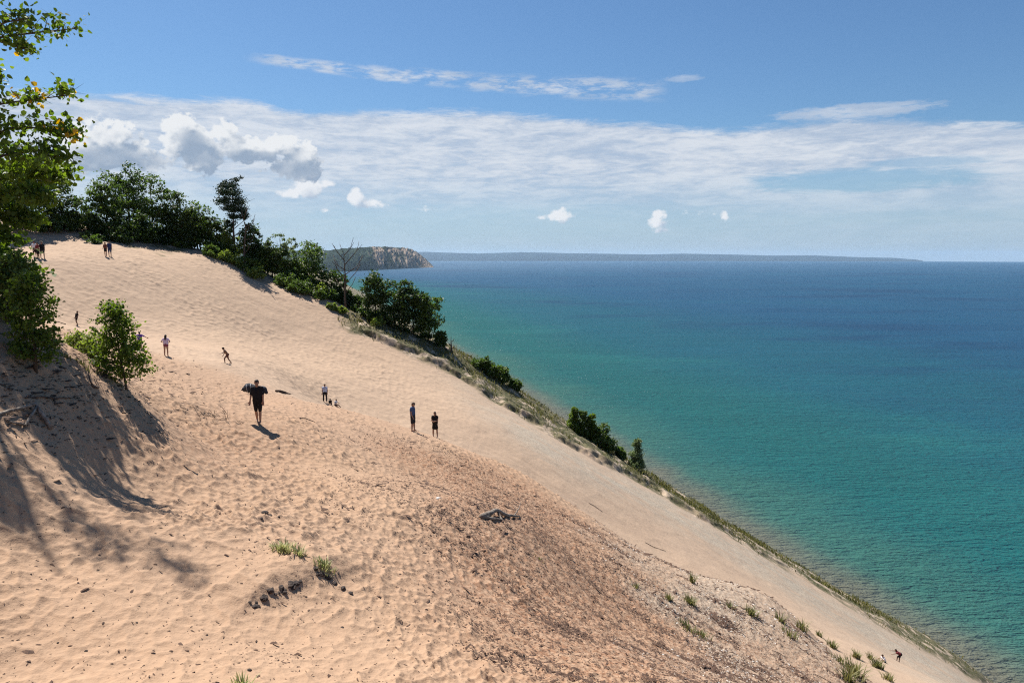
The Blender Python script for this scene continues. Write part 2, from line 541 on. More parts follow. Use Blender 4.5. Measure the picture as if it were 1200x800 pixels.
def mat_leaf(name, a, b, dry=None, trans=.3, rough=.55, patch=.6):
    m, nt, out = new_mat(name); E.nt = nt
    pos = geo_pos(nt)
    n1 = enoise(pos, patch, 2); n2 = enoise(pos, 7, 1)
    c = emix(estep(.3, .7, n1 * .5 + n2 * .5), a, b)
    if dry: c = emix(estep(.66, .72, enoise(pos, 3.5, 1, off=(8, 2, 1))) * .8, c, dry)
    p = nt.nodes.new('ShaderNodeBsdfPrincipled'); nt.links.new(c, p.inputs['Base Color'])
    p.inputs['Roughness'].default_value = rough; p.inputs['Specular IOR Level'].default_value = .3
    t = nt.nodes.new('ShaderNodeBsdfTranslucent')
    h = nt.nodes.new('ShaderNodeHueSaturation'); h.inputs['Value'].default_value = 1.5; h.inputs['Saturation'].default_value = 1.15
    nt.links.new(c, h.inputs['Color']); nt.links.new(h.outputs[0], t.inputs['Color'])
    mx = nt.nodes.new('ShaderNodeMixShader'); mx.inputs[0].default_value = trans
    nt.links.new(p.outputs[0], mx.inputs[1]); nt.links.new(t.outputs[0], mx.inputs[2]); nt.links.new(mx.outputs[0], out.inputs['Surface'])
    return m


def mat_simple(name, a, b=None, scale=8., rough=.85, bump=.3, bdist=.01, sc=(1, 1, 1)):
    m, nt, out = new_mat(name); E.nt = nt
    tc = nt.nodes.new('ShaderNodeTexCoord').outputs['Object']
    n = enoise(tc, scale, 4, .6, sc=sc)
    c = emix(estep(.3, .7, n), a, b or tuple(x * .7 for x in a))
    principled(nt, out, c, rough, ebump(n, bump, bdist), .25)
    return m


def mat_headland():
    m, nt, out = new_mat('headland_ground'); E.nt = nt
    pos = geo_pos(nt); bare = eattr('bare')
    n1 = enoise(pos, .02, 4, .65); n2 = enoise(pos, .006, 4, .6)
    wood = emix(estep(.35, .65, n1), (.007, .017, .010), (.030, .048, .022))
    soil = emix(estep(.4, .6, enoise(pos, .012, 5, .7)), (.15, .115, .08), (.33, .25, .185))
    c = emix(estep(.44, .64, bare * .46 + n2 * .42 + n1 * .20), wood, soil)
    principled(nt, out, c, .95, ebump(n1, .6, 14), .1)
    return m


M = {}
M['sand'] = mat_sand(); M['water'] = mat_water(); M['headland'] = mat_headland()
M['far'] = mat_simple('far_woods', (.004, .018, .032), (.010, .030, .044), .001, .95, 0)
M['leaf_poplar'] = mat_leaf('poplar_leaf', (.055, .098, .017), (.145, .20, .034), trans=.5)
M['leaf_yellow'] = mat_leaf('yellow_leaf', (.55, .33, .03), (.62, .42, .06), trans=.35)
M['leaf_dark'] = mat_leaf('dark_leaf', (.025, .049, .013), (.070, .108, .024), trans=.36)
M['leaf_mid'] = mat_leaf('mid_leaf', (.042, .078, .018), (.112, .16, .036), trans=.42)
M['leaf_bright'] = mat_leaf('bright_leaf', (.10, .15, .03), (.21, .25, .06), trans=.48)
M['leaf_pale'] = mat_leaf('pale_leaf', (.10, .15, .055), (.20, .24, .10), trans=.3)
M['needle'] = mat_leaf('needles', (.014, .032, .014), (.035, .06, .022), trans=.12)
M['bark'] = mat_simple('bark', (.10, .075, .055), (.045, .034, .027), 14, .9, .6, .02, (1, 1, .25))
M['bark_pale'] = mat_simple('pale_bark', (.26, .24, .20), (.13, .115, .095), 10, .9, .5, .02, (1, 1, .3))
M['drift'] = mat_simple('driftwood', (.30, .25, .20), (.10, .075, .06), 9, .85, .6, .015, (1, 1, 1))
M['drift_dark'] = mat_simple('dark_dead_wood', (.12, .085, .065), (.05, .036, .03), 9, .9, .6, .015)
M['grass'] = mat_leaf('beach_grass', (.085, .10, .03), (.22, .20, .08), trans=.25, patch=.8)
M['grass_pale'] = mat_leaf('pale_beach_grass', (.22, .26, .10), (.42, .40, .20), trans=.25, patch=2)
M['litter'] = mat_simple('litter_crumb', (.115, .066, .044), (.05, .031, .023), 40, .9, .2, .005)
M['peat'] = mat_simple('peat', (.030, .024, .022), (.075, .055, .045), 14, .95, .8, .03)
M['stone'] = mat_simple('stone', (.55, .52, .48), (.36, .33, .30), 12, .85, .4, .01)

# ------------------------------------------------------------------ the dune
def seg(a, b, n): return np.linspace(a, b, n, endpoint=False)


def lseg(a, b, n): return np.exp(np.linspace(math.log(a), math.log(b), n, endpoint=False))


def build_dune():
    rr = np.concatenate([lseg(.8, 8.5, 60), lseg(8.5, 60, 900), seg(60, 112, 420), lseg(112, 400, 120), lseg(400, 3600, 90), [3600.]])
    aa = np.concatenate([seg(-84, -37, 90), seg(-37, 37, 980), seg(37, 86, 60), [86.]])
    A, RR = np.meshgrid(R(1) * aa, rr)
    X, Y = RR * np.sin(A), RR * np.cos(A)
    zb = ground_base(X, Y)
    r = RR
    Z = zb + detail(X, Y, zb) * (1 - sstep(130, 200, r))
    near, lit, sparse, gravel, band, gr, chute, k, wid, u, v = tex_zone(X, Y, zb)
    o = grid_mesh('dune_slope', X, Y, Z, M['sand'], True, True)
    tag(o, 'tan sand dune slope dropping to the lake', kind='structure')
    n1 = fbm(X * .2, Y * .2, 61, 3)
    e_ = v - np.interp(u, [200, 330, 484, 620, 700, 800, 1000], [440, 474, 503, 562, 612, 672, 790])
    red = near * np.clip(sstep(-12, 40, e_ + 40 * n1) * (1 - sstep(130, 320, e_ - (u - 500) * .3)) * sstep(360, 580, u - (v - 540) * .5 + 100 * n1), 0, 1)
    red = np.maximum(red, near * .5 * np.exp(-((u - 260) / 120) ** 2 - ((v - 520) / 45) ** 2))
    attr(o, 'litter', np.maximum(lit, sparse)); attr(o, 'gravel', gravel)
    turf = gr * 1.0
    turf = np.where(Y > 104, 1, turf)
    turf = np.maximum(turf, .8 * sstep(-4, 10, np.interp(u, [0, 60, 100, 130, 170, 215, 240, 380], [262, 266, 268, 286, 290, 292, 278, 262]) + 26 * fbm(X * .35, Y * .35, 62, 3) - v) * (Y > 60) * (u < 380))
    attr(o, 'turf', turf); attr(o, 'near', near); attr(o, 'band', band); attr(o, 'red', red)
    return X, Y, Z, lit, sparse, gravel, near, gr, u, v, k, wid


TX, TY, TZ, LIT, SPARSE, GRAVEL, NEAR, TURF, TU, TV, TK, TWID = build_dune()
INV = (TU > -30) & (TU < 1230) & (TV < 830) & (TY > 8)


def scatter(weight, n, g):
    w = (weight * INV).ravel(); c = np.cumsum(w)
    j = np.searchsorted(c, g.uniform(0, c[-1], n))
    P = np.stack([TX.ravel()[j], TY.ravel()[j], TZ.ravel()[j]], -1)
    rr = np.hypot(P[:, 0], P[:, 1])[:, None]
    P[:, :2] += g.normal(size=(n, 2)) * rr * .0012
    return P


# ------------------------------------------------------------------ lake
def build_lake():
    rr = np.concatenate([lseg(60, 400, 60), lseg(400, 4000, 110), lseg(4000, 48000, 90), [48000.]])
    aa = R(1) * np.concatenate([seg(-84, -36, 40), seg(-36, 38, 260), seg(38, 88, 40), [88.]])
    A, RR = np.meshgrid(aa, rr)
    X, Y = RR * np.sin(A), RR * np.cos(A)
    o = grid_mesh('lake_water', X, Y, -RR ** 2 / (2 * RE), M['water'], True, True)
    tag(o, 'turquoise and deep blue lake', kind='structure')
    attr(o, 'offshore', np.minimum(shore_dist(X, Y), 5000)); attr(o, 'range_km', RR / 1000)


build_lake()


def lake_point(u, v):
    """where a line of sight meets the curved lake"""
    r = ray(u, v); t = -r[2] / r[1]; x = r[0] / r[1]
    # CZ - t d = -d^2 (1+x^2) / 2R
    a = (1 + x * x) / (2 * RE); disc = t * t - 4 * a * CZ
    d = (t - math.sqrt(max(disc, 0))) / (2 * a)
    return np.array([x * d, d])


def build_headland():
    us = np.concatenate([np.linspace(250, 400, 60), np.linspace(400, 512, 330)])
    vb = np.interp(us, [250, 385, 440, 470, 508, 512], [325, 319.2, 316.6, 315.0, 313.2, 313.2])
    vt = np.interp(us, [250, 385, 400, 412, 425, 440, 452, 462, 472, 480, 488, 494, 500, 506, 508.5, 512], [296, 293.2, 291.6, 290.4, 290.2, 289.4, 288.8, 290.2, 290.0, 291.6, 294.6, 299, 304.5, 310.5, 313.6, 314.5])
    ts = np.concatenate([np.linspace(-.08, 1, 90), np.linspace(1.03, 3.2, 26)])
    X = np.zeros((len(ts), len(us))); Y = X.copy(); Z = X.copy(); B = X.copy()
    depth = 520.
    for i, u in enumerate(us):
        p = lake_point(u, vb[i]); dirv = p / np.hypot(*p)
        q = p + dirv * depth
        zs = -(p @ p) / (2 * RE); H = at(u, vt[i], q[1])[2] - zs
        t = ts
        gul = fbm(u * .30 + t * 3.2, t * 1.3, 71, 4)
        ridge = 1 - abs(2 * vnoise(u * .13 + t * 1.5 + .8 * gul, t * .9, 73) - 1)
        tt = np.clip(t, 0, 1)
        z = zs + H * (tt ** .82 + np.sin(math.pi * tt) * (.20 * (ridge - .5) + .06 * gul))
        z = np.where(t > 1, zs + H * np.maximum(0, 1 - .11 * (t - 1) ** 2) - (6 if u > 480 else 0) * (t - 1), z)
        z = np.where(t < 0, zs + t * 60, z)
        z = z + (fbm(u * 1.1 + 0 * t, t * 14., 72, 3) * 7 + fbm(u * .5 + 0 * t, t * 3., 74, 3) * 9) * np.minimum(tt * 3, 1)
        X[:, i] = p[0] + dirv[0] * depth * t; Y[:, i] = p[1] + dirv[1] * depth * t; Z[:, i] = z
        bare = sstep(425, 455, u + 10 * gul) * (.62 + .5 * gul + .35 * (ridge - .5))
        bare = np.maximum(bare, .95 * np.exp(-((u - 466) / 14) ** 2 - ((tt - .86) / .10) ** 2))
        bare = np.maximum(bare, (1 - sstep(.0, .07, tt)) * 1.3 * sstep(436, 444, u))
        bare = np.maximum(bare, .9 * np.exp(-((u - 447) / 4) ** 2 - ((tt - .2) / .16) ** 2))
        B[:, i] = np.where(t > 1, 0, bare)
    o = grid_mesh('headland_hill', X, Y, Z, M['headland'], True, False)
    tag(o, 'wooded headland with bare eroded bluff face', kind='structure'); attr(o, 'bare', B)


build_headland()


def build_far_shore():
    us = np.linspace(470, 1082, 420)
    vt = np.interp(us, [470, 500, 560, 610, 660, 760, 800, 900, 960, 1000, 1050, 1074, 1082], [295.6, 295.2, 297.2, 295.4, 296.6, 298.2, 297.2, 299.2, 299.4, 301.2, 302.2, 304.4, 306.2])
    vt = vt + .25 * fbm(us * .05, us * 0, 81, 3) * sstep(1082, 1030, us)
    d0 = np.interp(us, [470, 700, 760, 1082], [30000, 31000, 32500, 33500])
    X = np.zeros((5, len(us))); Y = X.copy(); Z = X.copy()
    for i, u in enumerate(us):
        for j, (dd, f) in enumerate(((-30, -.15), (0, .0), (500, .5), (1500, 1.), (6000, .9))):
            y = d0[i] + dd; x = ray(u, 304)[0] / ray(u, 304)[1] * y
            zs = -(x * x + y * y) / (2 * RE)
            zt = at(u, vt[i], d0[i] + 1500)[2]
            X[j, i], Y[j, i] = x, y
            Z[j, i] = zs + (zt - zs) * f if f >= 0 else zs - 20
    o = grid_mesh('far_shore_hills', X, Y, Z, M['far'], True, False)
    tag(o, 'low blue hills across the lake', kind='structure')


build_far_shore()


# ------------------------------------------------------------------ haze
def build_haze():
    me = bpy.data.meshes.new('haze'); bm = bmesh.new(); bmesh.ops.create_cube(bm, size=1); bm.to_mesh(me); bm.free()
    o = bpy.data.objects.new('haze', me); COL.objects.link(o)
    x0, x1, y0, y1, z0, z1 = -49000, 49000, -300, 49500, -215, 420
    o.location = ((x0 + x1) / 2, (y0 + y1) / 2, (z0 + z1) / 2); o.scale = (x1 - x0, y1 - y0, z1 - z0)
    m, nt, out = new_mat('haze')
    p = nt.nodes.new('ShaderNodeVolumePrincipled')
    p.inputs['Color'].default_value = (.50, .73, 1.0, 1)
    p.inputs['Density'].default_value = 1.45e-5; p.inputs['Anisotropy'].default_value = .2
    nt.links.new(p.outputs[0], out.inputs['Volume'])
    me.materials.append(m)
    tag(o, kind='stuff')


build_haze()


# ------------------------------------------------------------------ trees and shrubs
def trunk_and_limbs(parent, h, r, mat, g, lean=(0, 0), limbs=7, lo=.25, spread=.35, k=7):
    mb = MB(); pts = []; rad = []
    n = 7
    for i in range(n + 1):
        t = i / n
        pts.append((lean[0] * t + g.normal() * .012 * h, lean[1] * t + g.normal() * .012 * h, -.25 + t * (h * .9 + .25)))
        rad.append(max(r * (1 - .88 * t), .006))
    mb.tube(pts, rad, k, .1)
    for i in range(limbs):
        t = lo + (1 - lo) * (i + g.uniform(0, .6)) / limbs * .92
        j = min(int(t * n), n - 1); f = t * n - j
        p = np.array(pts[j]) * (1 - f) + np.array(pts[j + 1]) * f
        a = g.uniform(0, 6.28); L = spread * h * (1 - .5 * t) * g.uniform(.7, 1.2)
        q = p + np.array([math.cos(a) * L * .5, math.sin(a) * L * .5, L * .3]); e = p + np.array([math.cos(a) * L, math.sin(a) * L, L * .55])
        rr = r * (1 - .85 * t) * .5
        mb.tube([p, q, e], [rr, rr * .6, rr * .15 + .004], 5)
    return mb.build('trunk', mat, parent)


def tree(name, base, h, w, label, cat, group, leafmat, seed, leaf=.3, n_clump=60, per=40, shape='round', bark='bark', ground_level=False, depth=None, trunk_r=None, lean=(0, 0), up=.5, spread=.2):
    g = np.random.default_rng(seed)
    b = Vector(base)
    root = empty(name, b, 0, label, cat, group)
    dpt = depth or w
    ells = []
    if shape == 'round':
        ells.append((0, 0, h * .52, w * .38, dpt * .38, h * .44)); ells.append((0, 0, h * .2, w * .40, dpt * .36, h * .24))
        for _ in range(6):
            a = g.uniform(0, 6.28); q = g.uniform(.18, .34)
            ells.append((math.cos(a) * w * q, math.sin(a) * dpt * q, h * g.uniform(.25, .82), w * g.uniform(.15, .24), dpt * g.uniform(.15, .24), h * g.uniform(.12, .2)))
    elif shape == 'shrub':
        ells.append((0, 0, h * .4, w * .38, dpt * .38, h * .42))
        for _ in range(5):
            a = g.uniform(0, 6.28); q = g.uniform(.2, .36)
            ells.append((math.cos(a) * w * q, math.sin(a) * dpt * q, h * g.uniform(.25, .7), w * g.uniform(.14, .22), dpt * g.uniform(.14, .22), h * g.uniform(.2, .32)))
    elif shape == 'column':
        for t in np.linspace(.12, .9, 7):
            ww = w * (.5 - .33 * t) * g.uniform(.8, 1.15)
            ells.append((lean[0] * t + g.normal() * w * .05, lean[1] * t + g.normal() * w * .05, h * t, ww, ww, h * .11))
    elif shape == 'spire':
        for t in np.linspace(.1, .95, 12):
            ww = w * .5 * (1 - t) * g.uniform(.8, 1.2) + .05
            ells.append((0, 0, h * t, ww, ww, h * .05))
    elif shape == 'pine':
        for (t, q) in ((.42, .2), (.52, .3), (.6, .42), (.69, .46), (.78, .42), (.86, .34), (.94, .2)):
            a = g.uniform(0, 6.28)
            ells.append((math.cos(a) * w * .14 + lean[0] * t, math.sin(a) * w * .14, h * t, w * q, w * q, h * .05))
    trunk_and_limbs(root, h, trunk_r or max(.03, h * .016), M[bark], g, lean, limbs=9 if shape != 'shrub' else 5)
    P = crown_points(ells, n_clump, per, g, spread)
    P[:, 2] = np.maximum(P[:, 2], .06)
    if shape in ('shrub', 'round'):       # keep the foliage on the slope it grows from
        gg = ground(P[:, 0] + b.x, P[:, 1] + b.y) - b.z
        P = P[P[:, 2] > gg + .05]
    leaf_obj('crown', P, leaf, g, M[leafmat], root, up=up)
    return root


def on_slope(u, v, sink=.1, dmin=7.):
    p = hit(u, v, dmin); p.z -= sink
    return p


# trees along the skyline ridge: u of foot, v of foot, height px, width px
def ridge_tree(u, v, hp, wp, label, kind='round', leafmat='leaf_dark', group=None, seed=0, name='ridge_tree', cat='tree', d=None, dens=1., leaf=.34, **kw):
    if d is None:
        b = on_slope(u, v, .3, 55)
    else:
        q = at(u, v, d); b = Vector((q[0], q[1], gz(q[0], q[1]) - .2)); 
    s = b.y / F * .992
    _, vv = project(b.x, b.y, b.z)
    top = at(u, v - hp, b.y)[2]
    h = max(top - b.z, .4)
    w = wp * s
    n = int(26 * dens * (1 + w * h / 14))
    per = int(30 * (.34 / leaf) ** 1.0)
    return tree(name, b, h, w, label, cat, group, leafmat, seed, leaf=leaf, n_clump=n, per=per, shape=kind, **kw)


G1 = 'dark trees crowded along the top of the dune'
RT = [  # u, v, height, width
    (8, 272, 88, 62, 'broad dark tree at the far left end of the ridge behind the poplar branches'),
    (38, 268, 92, 56, 'tall dark tree behind the poplar, its crown reaching highest beside the branches'),
    (66, 266, 70, 46, 'dark dome shaped tree just right of the poplar branches on the ridge'),
    (97, 272, 52, 44, 'low dark tree between the poplar branches and the tallest ridge tree'),
    (126, 272, 78, 46, 'dark tree with two leafy shoulders left of the highest crown on the ridge'),
    (152, 268, 84, 50, 'tallest broad dark tree on the ridge, topped by a jagged crown'),
    (180, 272, 76, 52, 'dark spreading tree right of the highest crown, above the sandy gullies'),
    (150, 280, 40, 64, 'low black green thicket tree in front of the tallest ridge tree'),
    (212, 268, 46, 40, 'mid sized dark tree above the sandy gullies'),
    (234, 274, 42, 40, 'dark bushy tree left of the lone pine'),
    (254, 282, 34, 34, 'dark bushy tree at the foot of the lone pine'),
]
for i, (u, v, hp, wp, lab) in enumerate(RT):
    ridge_tree(u, v, hp * (.96 if u < 200 else 1), wp, lab, seed=100 + i, group=G1, name='ridge_tree', dens=1.25, spread=.15, leafmat=('leaf_mid' if i in (1, 4, 6, 9) else 'leaf_dark'))
ridge_tree(275, 277, 74, 34, 'slender pine with layered tufts standing clear above the ridge', kind='pine', leafmat='needle', seed=130, name='pine_tree', group=None, leaf=.24, dens=1.7, spread=.22, up=.4)
ridge_tree(292, 290, 32, 30, 'small dark tree just below the pine on its right', seed=131, group=G1, dens=1.4)
ridge_tree(330, 318, 52, 40, 'open feathery pale green tree on the ridge below the pine', leafmat='leaf_pale', seed=132, name='pale_tree', dens=.5, leaf=.26, spread=.13)
ridge_tree(360, 330, 50, 46, 'round dark green tree beside the headland, right of the pale tree', seed=133, group=G1, dens=1.7, leafmat='leaf_mid')
ridge_tree(388, 345, 30, 46, 'low dark tree under the bare snag', seed=134, group=G1, dens=1.3)
# the big clump hanging over the drop
RT2 = [
    (440, 372, 58, 34, 'upright dark tree at the left end of the clump overhanging the lake'),
    (462, 384, 60, 46, 'broad dark tree in the middle of the clump overhanging the lake'),
    (484, 396, 62, 46, 'dense dark tree in the clump overhanging the lake, second from its right end'),
    (503, 404, 58, 36, 'lighter edged tree at the right end of the clump overhanging the lake'),
]
for i, (u, v, hp, wp, lab) in enumerate(RT2):
    ridge_tree(u, v, hp, wp, lab, seed=140 + i, group='trees in the clump over the drop', dens=1.9, d=97, leafmat='leaf_dark' if i < 3 else 'leaf_mid')
ridge_tree(516, 408, 24, 16, 'little round bush just right of the big clump over the drop', kind='shrub', seed=146, name='bush', cat='bush', d=96.5, dens=1.4)
# bushes on the grassy crest farther down
G3 = 'dark bushes on the grassy crest above the lake'
for i, (u, v, hp, wp) in enumerate([(562, 436, 20, 22), (576, 444, 22, 22), (590, 450, 24, 20), (604, 460, 18, 18)]):
    ridge_tree(u, v, hp, wp, 'dark rounded bush on the crest between the big clump and the young trees', kind='shrub', leafmat='leaf_mid', seed=150 + i, group=G3, name='crest_bush', cat='bush', d=96.5, dens=1.5)
G4 = 'young trees on the crest'
for i, (u, v, hp, wp, kd, lm) in enumerate([(672, 504, 27, 20, 'column', 'leaf_poplar'), (683, 511, 30, 22, 'column', 'leaf_mid'), (694, 516, 32, 20, 'column', 'leaf_poplar')]):
    ridge_tree(u, v, hp, wp, ['short pointed young tree at the upper end of the crest group', 'middle pointed young tree of the crest group', 'pointed young tree next to the dark bushes of the crest group'][i], kind=kd, seed=160 + i, group=G4, name='young_tree', d=95.5, dens=3., leaf=.22, leafmat=lm)
for i, (u, v, hp, wp) in enumerate([(702, 522, 26, 24), (714, 530, 22, 22), (728, 540, 17, 16)]):
    ridge_tree(u, v, hp, wp, ['wide dark bush against the pointed young trees on the crest', 'dark bush in the middle of the slope between pointed trees and pale poplar', 'smallest dark bush next to the pale young poplar'][i], kind='shrub', leafmat='leaf_mid', seed=165 + i, group='bushes below the young trees', name='crest_bush', cat='bush', d=95.5, dens=1.8)
ridge_tree(745, 552, 38, 18, 'pale slender young poplar standing alone against the turquoise water', kind='column', seed=170, name='young_poplar', d=95.5, dens=3.2, leaf=.2, leafmat='leaf_pale', bark='bark_pale', spread=.3)

# green shrubs spilling down the sand below the ridge
g = np.random.default_rng(33)
SHR = [(232, 270, 22, 30, 0), (246, 300, 16, 22, 1), (262, 296, 16, 26, 2), (272, 308, 16, 28, 2), (286, 316, 18, 30, 1), (300, 326, 16, 26, 2), (262, 284, 15, 22, 2),
       (310, 306, 22, 30, 1), (322, 316, 20, 30, 2), (336, 326, 22, 32, 2), (334, 336, 18, 30, 1), (350, 344, 18, 28, 1), (352, 334, 20, 32, 2), (370, 346, 18, 28, 2), (384, 350, 16, 26, 1),
       (298, 300, 18, 26, 0), (318, 298, 20, 24, 0), (402, 352, 16, 26, 0), (415, 358, 12, 20, 0), (388, 362, 8, 14, 2), (400, 366, 8, 16, 2), (430, 374, 14, 22, 1), (444, 382, 12, 20, 2), (418, 352, 10, 16, 1),
       (118, 276, 20, 26, 0), (140, 284, 22, 34, 0), (168, 284, 24, 36, 0), (196, 282, 22, 30, 0), (216, 288, 12, 20, 1), (110, 284, 10, 18, 1), (84, 272, 24, 30, 0), (60, 274, 22, 30, 0), (225, 260, 26, 30, 0), (104, 279, 9, 18, 0), (120, 281, 9, 26, 0), (140, 284, 8, 28, 0), (160, 283, 10, 30, 0), (178, 284, 11, 30, 0), (196, 286, 10, 28, 0), (212, 290, 9, 22, 1), (150, 280, 13, 34, 0)]
SHR = SHR + [(u + g.uniform(-16, 16), v + g.uniform(-9, 3), hp * g.uniform(.7, 1.15), wp * g.uniform(.7, 1.1), c) for (u, v, hp, wp, c) in SHR if hp > 11]
for i, (u, v, hp, wp, c) in enumerate(SHR):
    lab = ['dark shrub massed under the ridge trees', 'mid green shrub spilling down the sand under the ridge', 'yellowish green shrub on the sand below the ridge'][c]
    ridge_tree(u, v, hp, wp, lab, kind='shrub', leafmat=['leaf_dark', 'leaf_mid', 'leaf_bright'][c], seed=200 + i,
               group=['dark shrubs under the ridge trees', 'mid green shrubs below the ridge', 'yellowish shrubs below the ridge'][c], name='slope_shrub', cat='shrub', dens=1.1, leaf=.27, up=.35)


# bare trees
def bare_tree(u, v, hp, d, label, seed, mat='drift_dark', spread=.22, n=9, side=None):
    g = np.random.default_rng(seed)
    q = at(u, v, d); b = Vector((q[0], q[1], gz(q[0], q[1]) - .1))
    root = empty('bare_tree', b, 0, label, 'dead tree')
    h = at(u, v - hp, d)[2] - b.z
    mb = MB(); pts = [(g.normal() * .02 * h * i / 6, g.normal() * .02 * h * i / 6, h * i / 6) for i in range(7)]
    mb.tube(pts, [max(.17 * (1 - i / 6.3), .03) for i in range(7)], 7, .1)
    mb.build('trunk', M[mat], root)
    for i in range(n):
        t = .25 + .65 * i / n; p = np.array(pts[int(t * 6)])
        p = p + (np.array(pts[int(t * 6) + 1]) - p) * (t * 6 - int(t * 6))
        a = g.uniform(-.6, .6) + (math.pi if (i % 2 and side is None) else 0)
        if side is not None: a = g.uniform(-.8, .8)
        L = h * spread * g.uniform(.7, 1.5)
        e1 = p + np.array([math.cos(a) * L * .6, math.sin(a) * L * .6, L * g.uniform(.2, .8)]); e2 = e1 + np.array([math.cos(a) * L * .3, math.sin(a) * L * .3, L * g.uniform(.3, 1.)])
        mb = MB(); mb.tube([p, e1, e2], [.06, .04, .025], 5)
        e3 = e1 + np.array([math.cos(a + .8) * L * .3, math.sin(a + .8) * L * .3, L * .5]); mb.tube([e1, (e1 + e3) / 2 + .05, e3], [.04, .03, .022], 5)
        mb.build('branch', M[mat], root)
    return root


bare_tree(405, 352, 66, 97, 'bare grey snag with upswept branches in front of the headland', 301, n=9)
bare_tree(286, 284, 42, 98, 'thin bare trunk with side twigs right of the lone pine', 302, side=1, n=6, spread=.13, mat='drift_dark')
bare_tree(529, 412, 18, 96.5, 'tiny bare sapling on the crest past the big clump', 303, n=3, spread=.2)


# the broad leaved sapling on the near slope
def leafy_branch(parent, pts, rads, g, n_twig, twig_len, leaf, per_twig, mat, yellow=0, name='branch', droop=.25, bark='bark'):
    """a limb with twigs; its leaves are a sub-part of the limb"""
    mb = MB(); mb.tube(pts, rads, 6, .1)
    P = np.array([tuple(p) for p in pts]); L = []; Y = []
    for i in range(n_twig):
        t = g.uniform(.12, 1.0) * (len(P) - 1); j = min(int(t), len(P) - 2); p = P[j] + (P[j + 1] - P[j]) * (t - j)
        axis = P[j + 1] - P[j]; axis /= np.linalg.norm(axis)
        a = g.normal(size=3); a[2] = abs(a[2]) * .7 - droop * .4; a /= np.linalg.norm(a); a = a + axis * .7; a /= np.linalg.norm(a)
        l = twig_len * g.uniform(.5, 1.25)
        mid = p + a * l * .5 + np.array([0, 0, l * .06]); e = p + a * l + np.array([0, 0, -l * droop * .4])
        mb.tube([p, mid, e], [rads[-1] * .9 + .003, .004, .002], 4)
        m = max(3, int(per_twig * g.uniform(.6, 1.3)))
        s = g.uniform(.15, 1.02, m)[:, None]
        q = (p * (1 - s) ** 2 + 2 * mid * s * (1 - s) + e * s * s) + g.normal(size=(m, 3)) * leaf * .75
        (Y if g.random() < yellow else L).append(q)
    o = mb.build(name, M[bark], parent)
    if L: leaf_obj('foliage', np.concatenate(L), leaf, g, M[mat], o, LEAF6, .3)
    if Y:
        y = leaf_obj('yellow_foliage', np.concatenate(Y), leaf, g, M['leaf_yellow'], o, LEAF6, .3)
        y['label'] = 'yellowed leaves near the branch tip'
    return o


def sapling():
    g = np.random.default_rng(5)
    b = on_slope(149, 457, .12); d = b.y; s = d / F
    root = empty('poplar_sapling', b, 0, 'leafy young poplar with a leaning thin trunk on the sand slope', 'sapling')
    H = 110 * s
    tp = [(0, 0, 0), (-.05, 0, H * .16), (-.14, .0, H * .35), (-.20, .02, H * .55), (-.24, 0, H * .78), (-.26, 0, H * .97)]
    mb = MB(); mb.tube([(.02, 0, -.2)] + tp, [.045, .038, .032, .027, .02, .013, .005], 7, .1); mb.build('trunk', M['bark'], root)
    for i in range(34):
        t = .17 + .80 * i / 34; k = t * 5; j = min(int(k), 4); p = np.array(tp[j]) + (np.array(tp[j + 1]) - np.array(tp[j])) * (k - j)
        a = i * 2.4 + g.uniform(-.4, .4)
        W = np.interp(t, [.15, .25, .4, .6, .8, 1], [.85, 1.05, 1.0, .72, .45, .18]) * 31 * s * g.uniform(.75, 1.12)
        e = p + np.array([math.cos(a) * W, math.sin(a) * W, W * .45]); m = p + (e - p) * .5 + np.array([0, 0, W * .06])
        leafy_branch(root, [p, m, e], [.012, .008, .004], g, int(7 + 9 * W / (30 * s)), .27, .082, 10, 'leaf_poplar')


sapling()


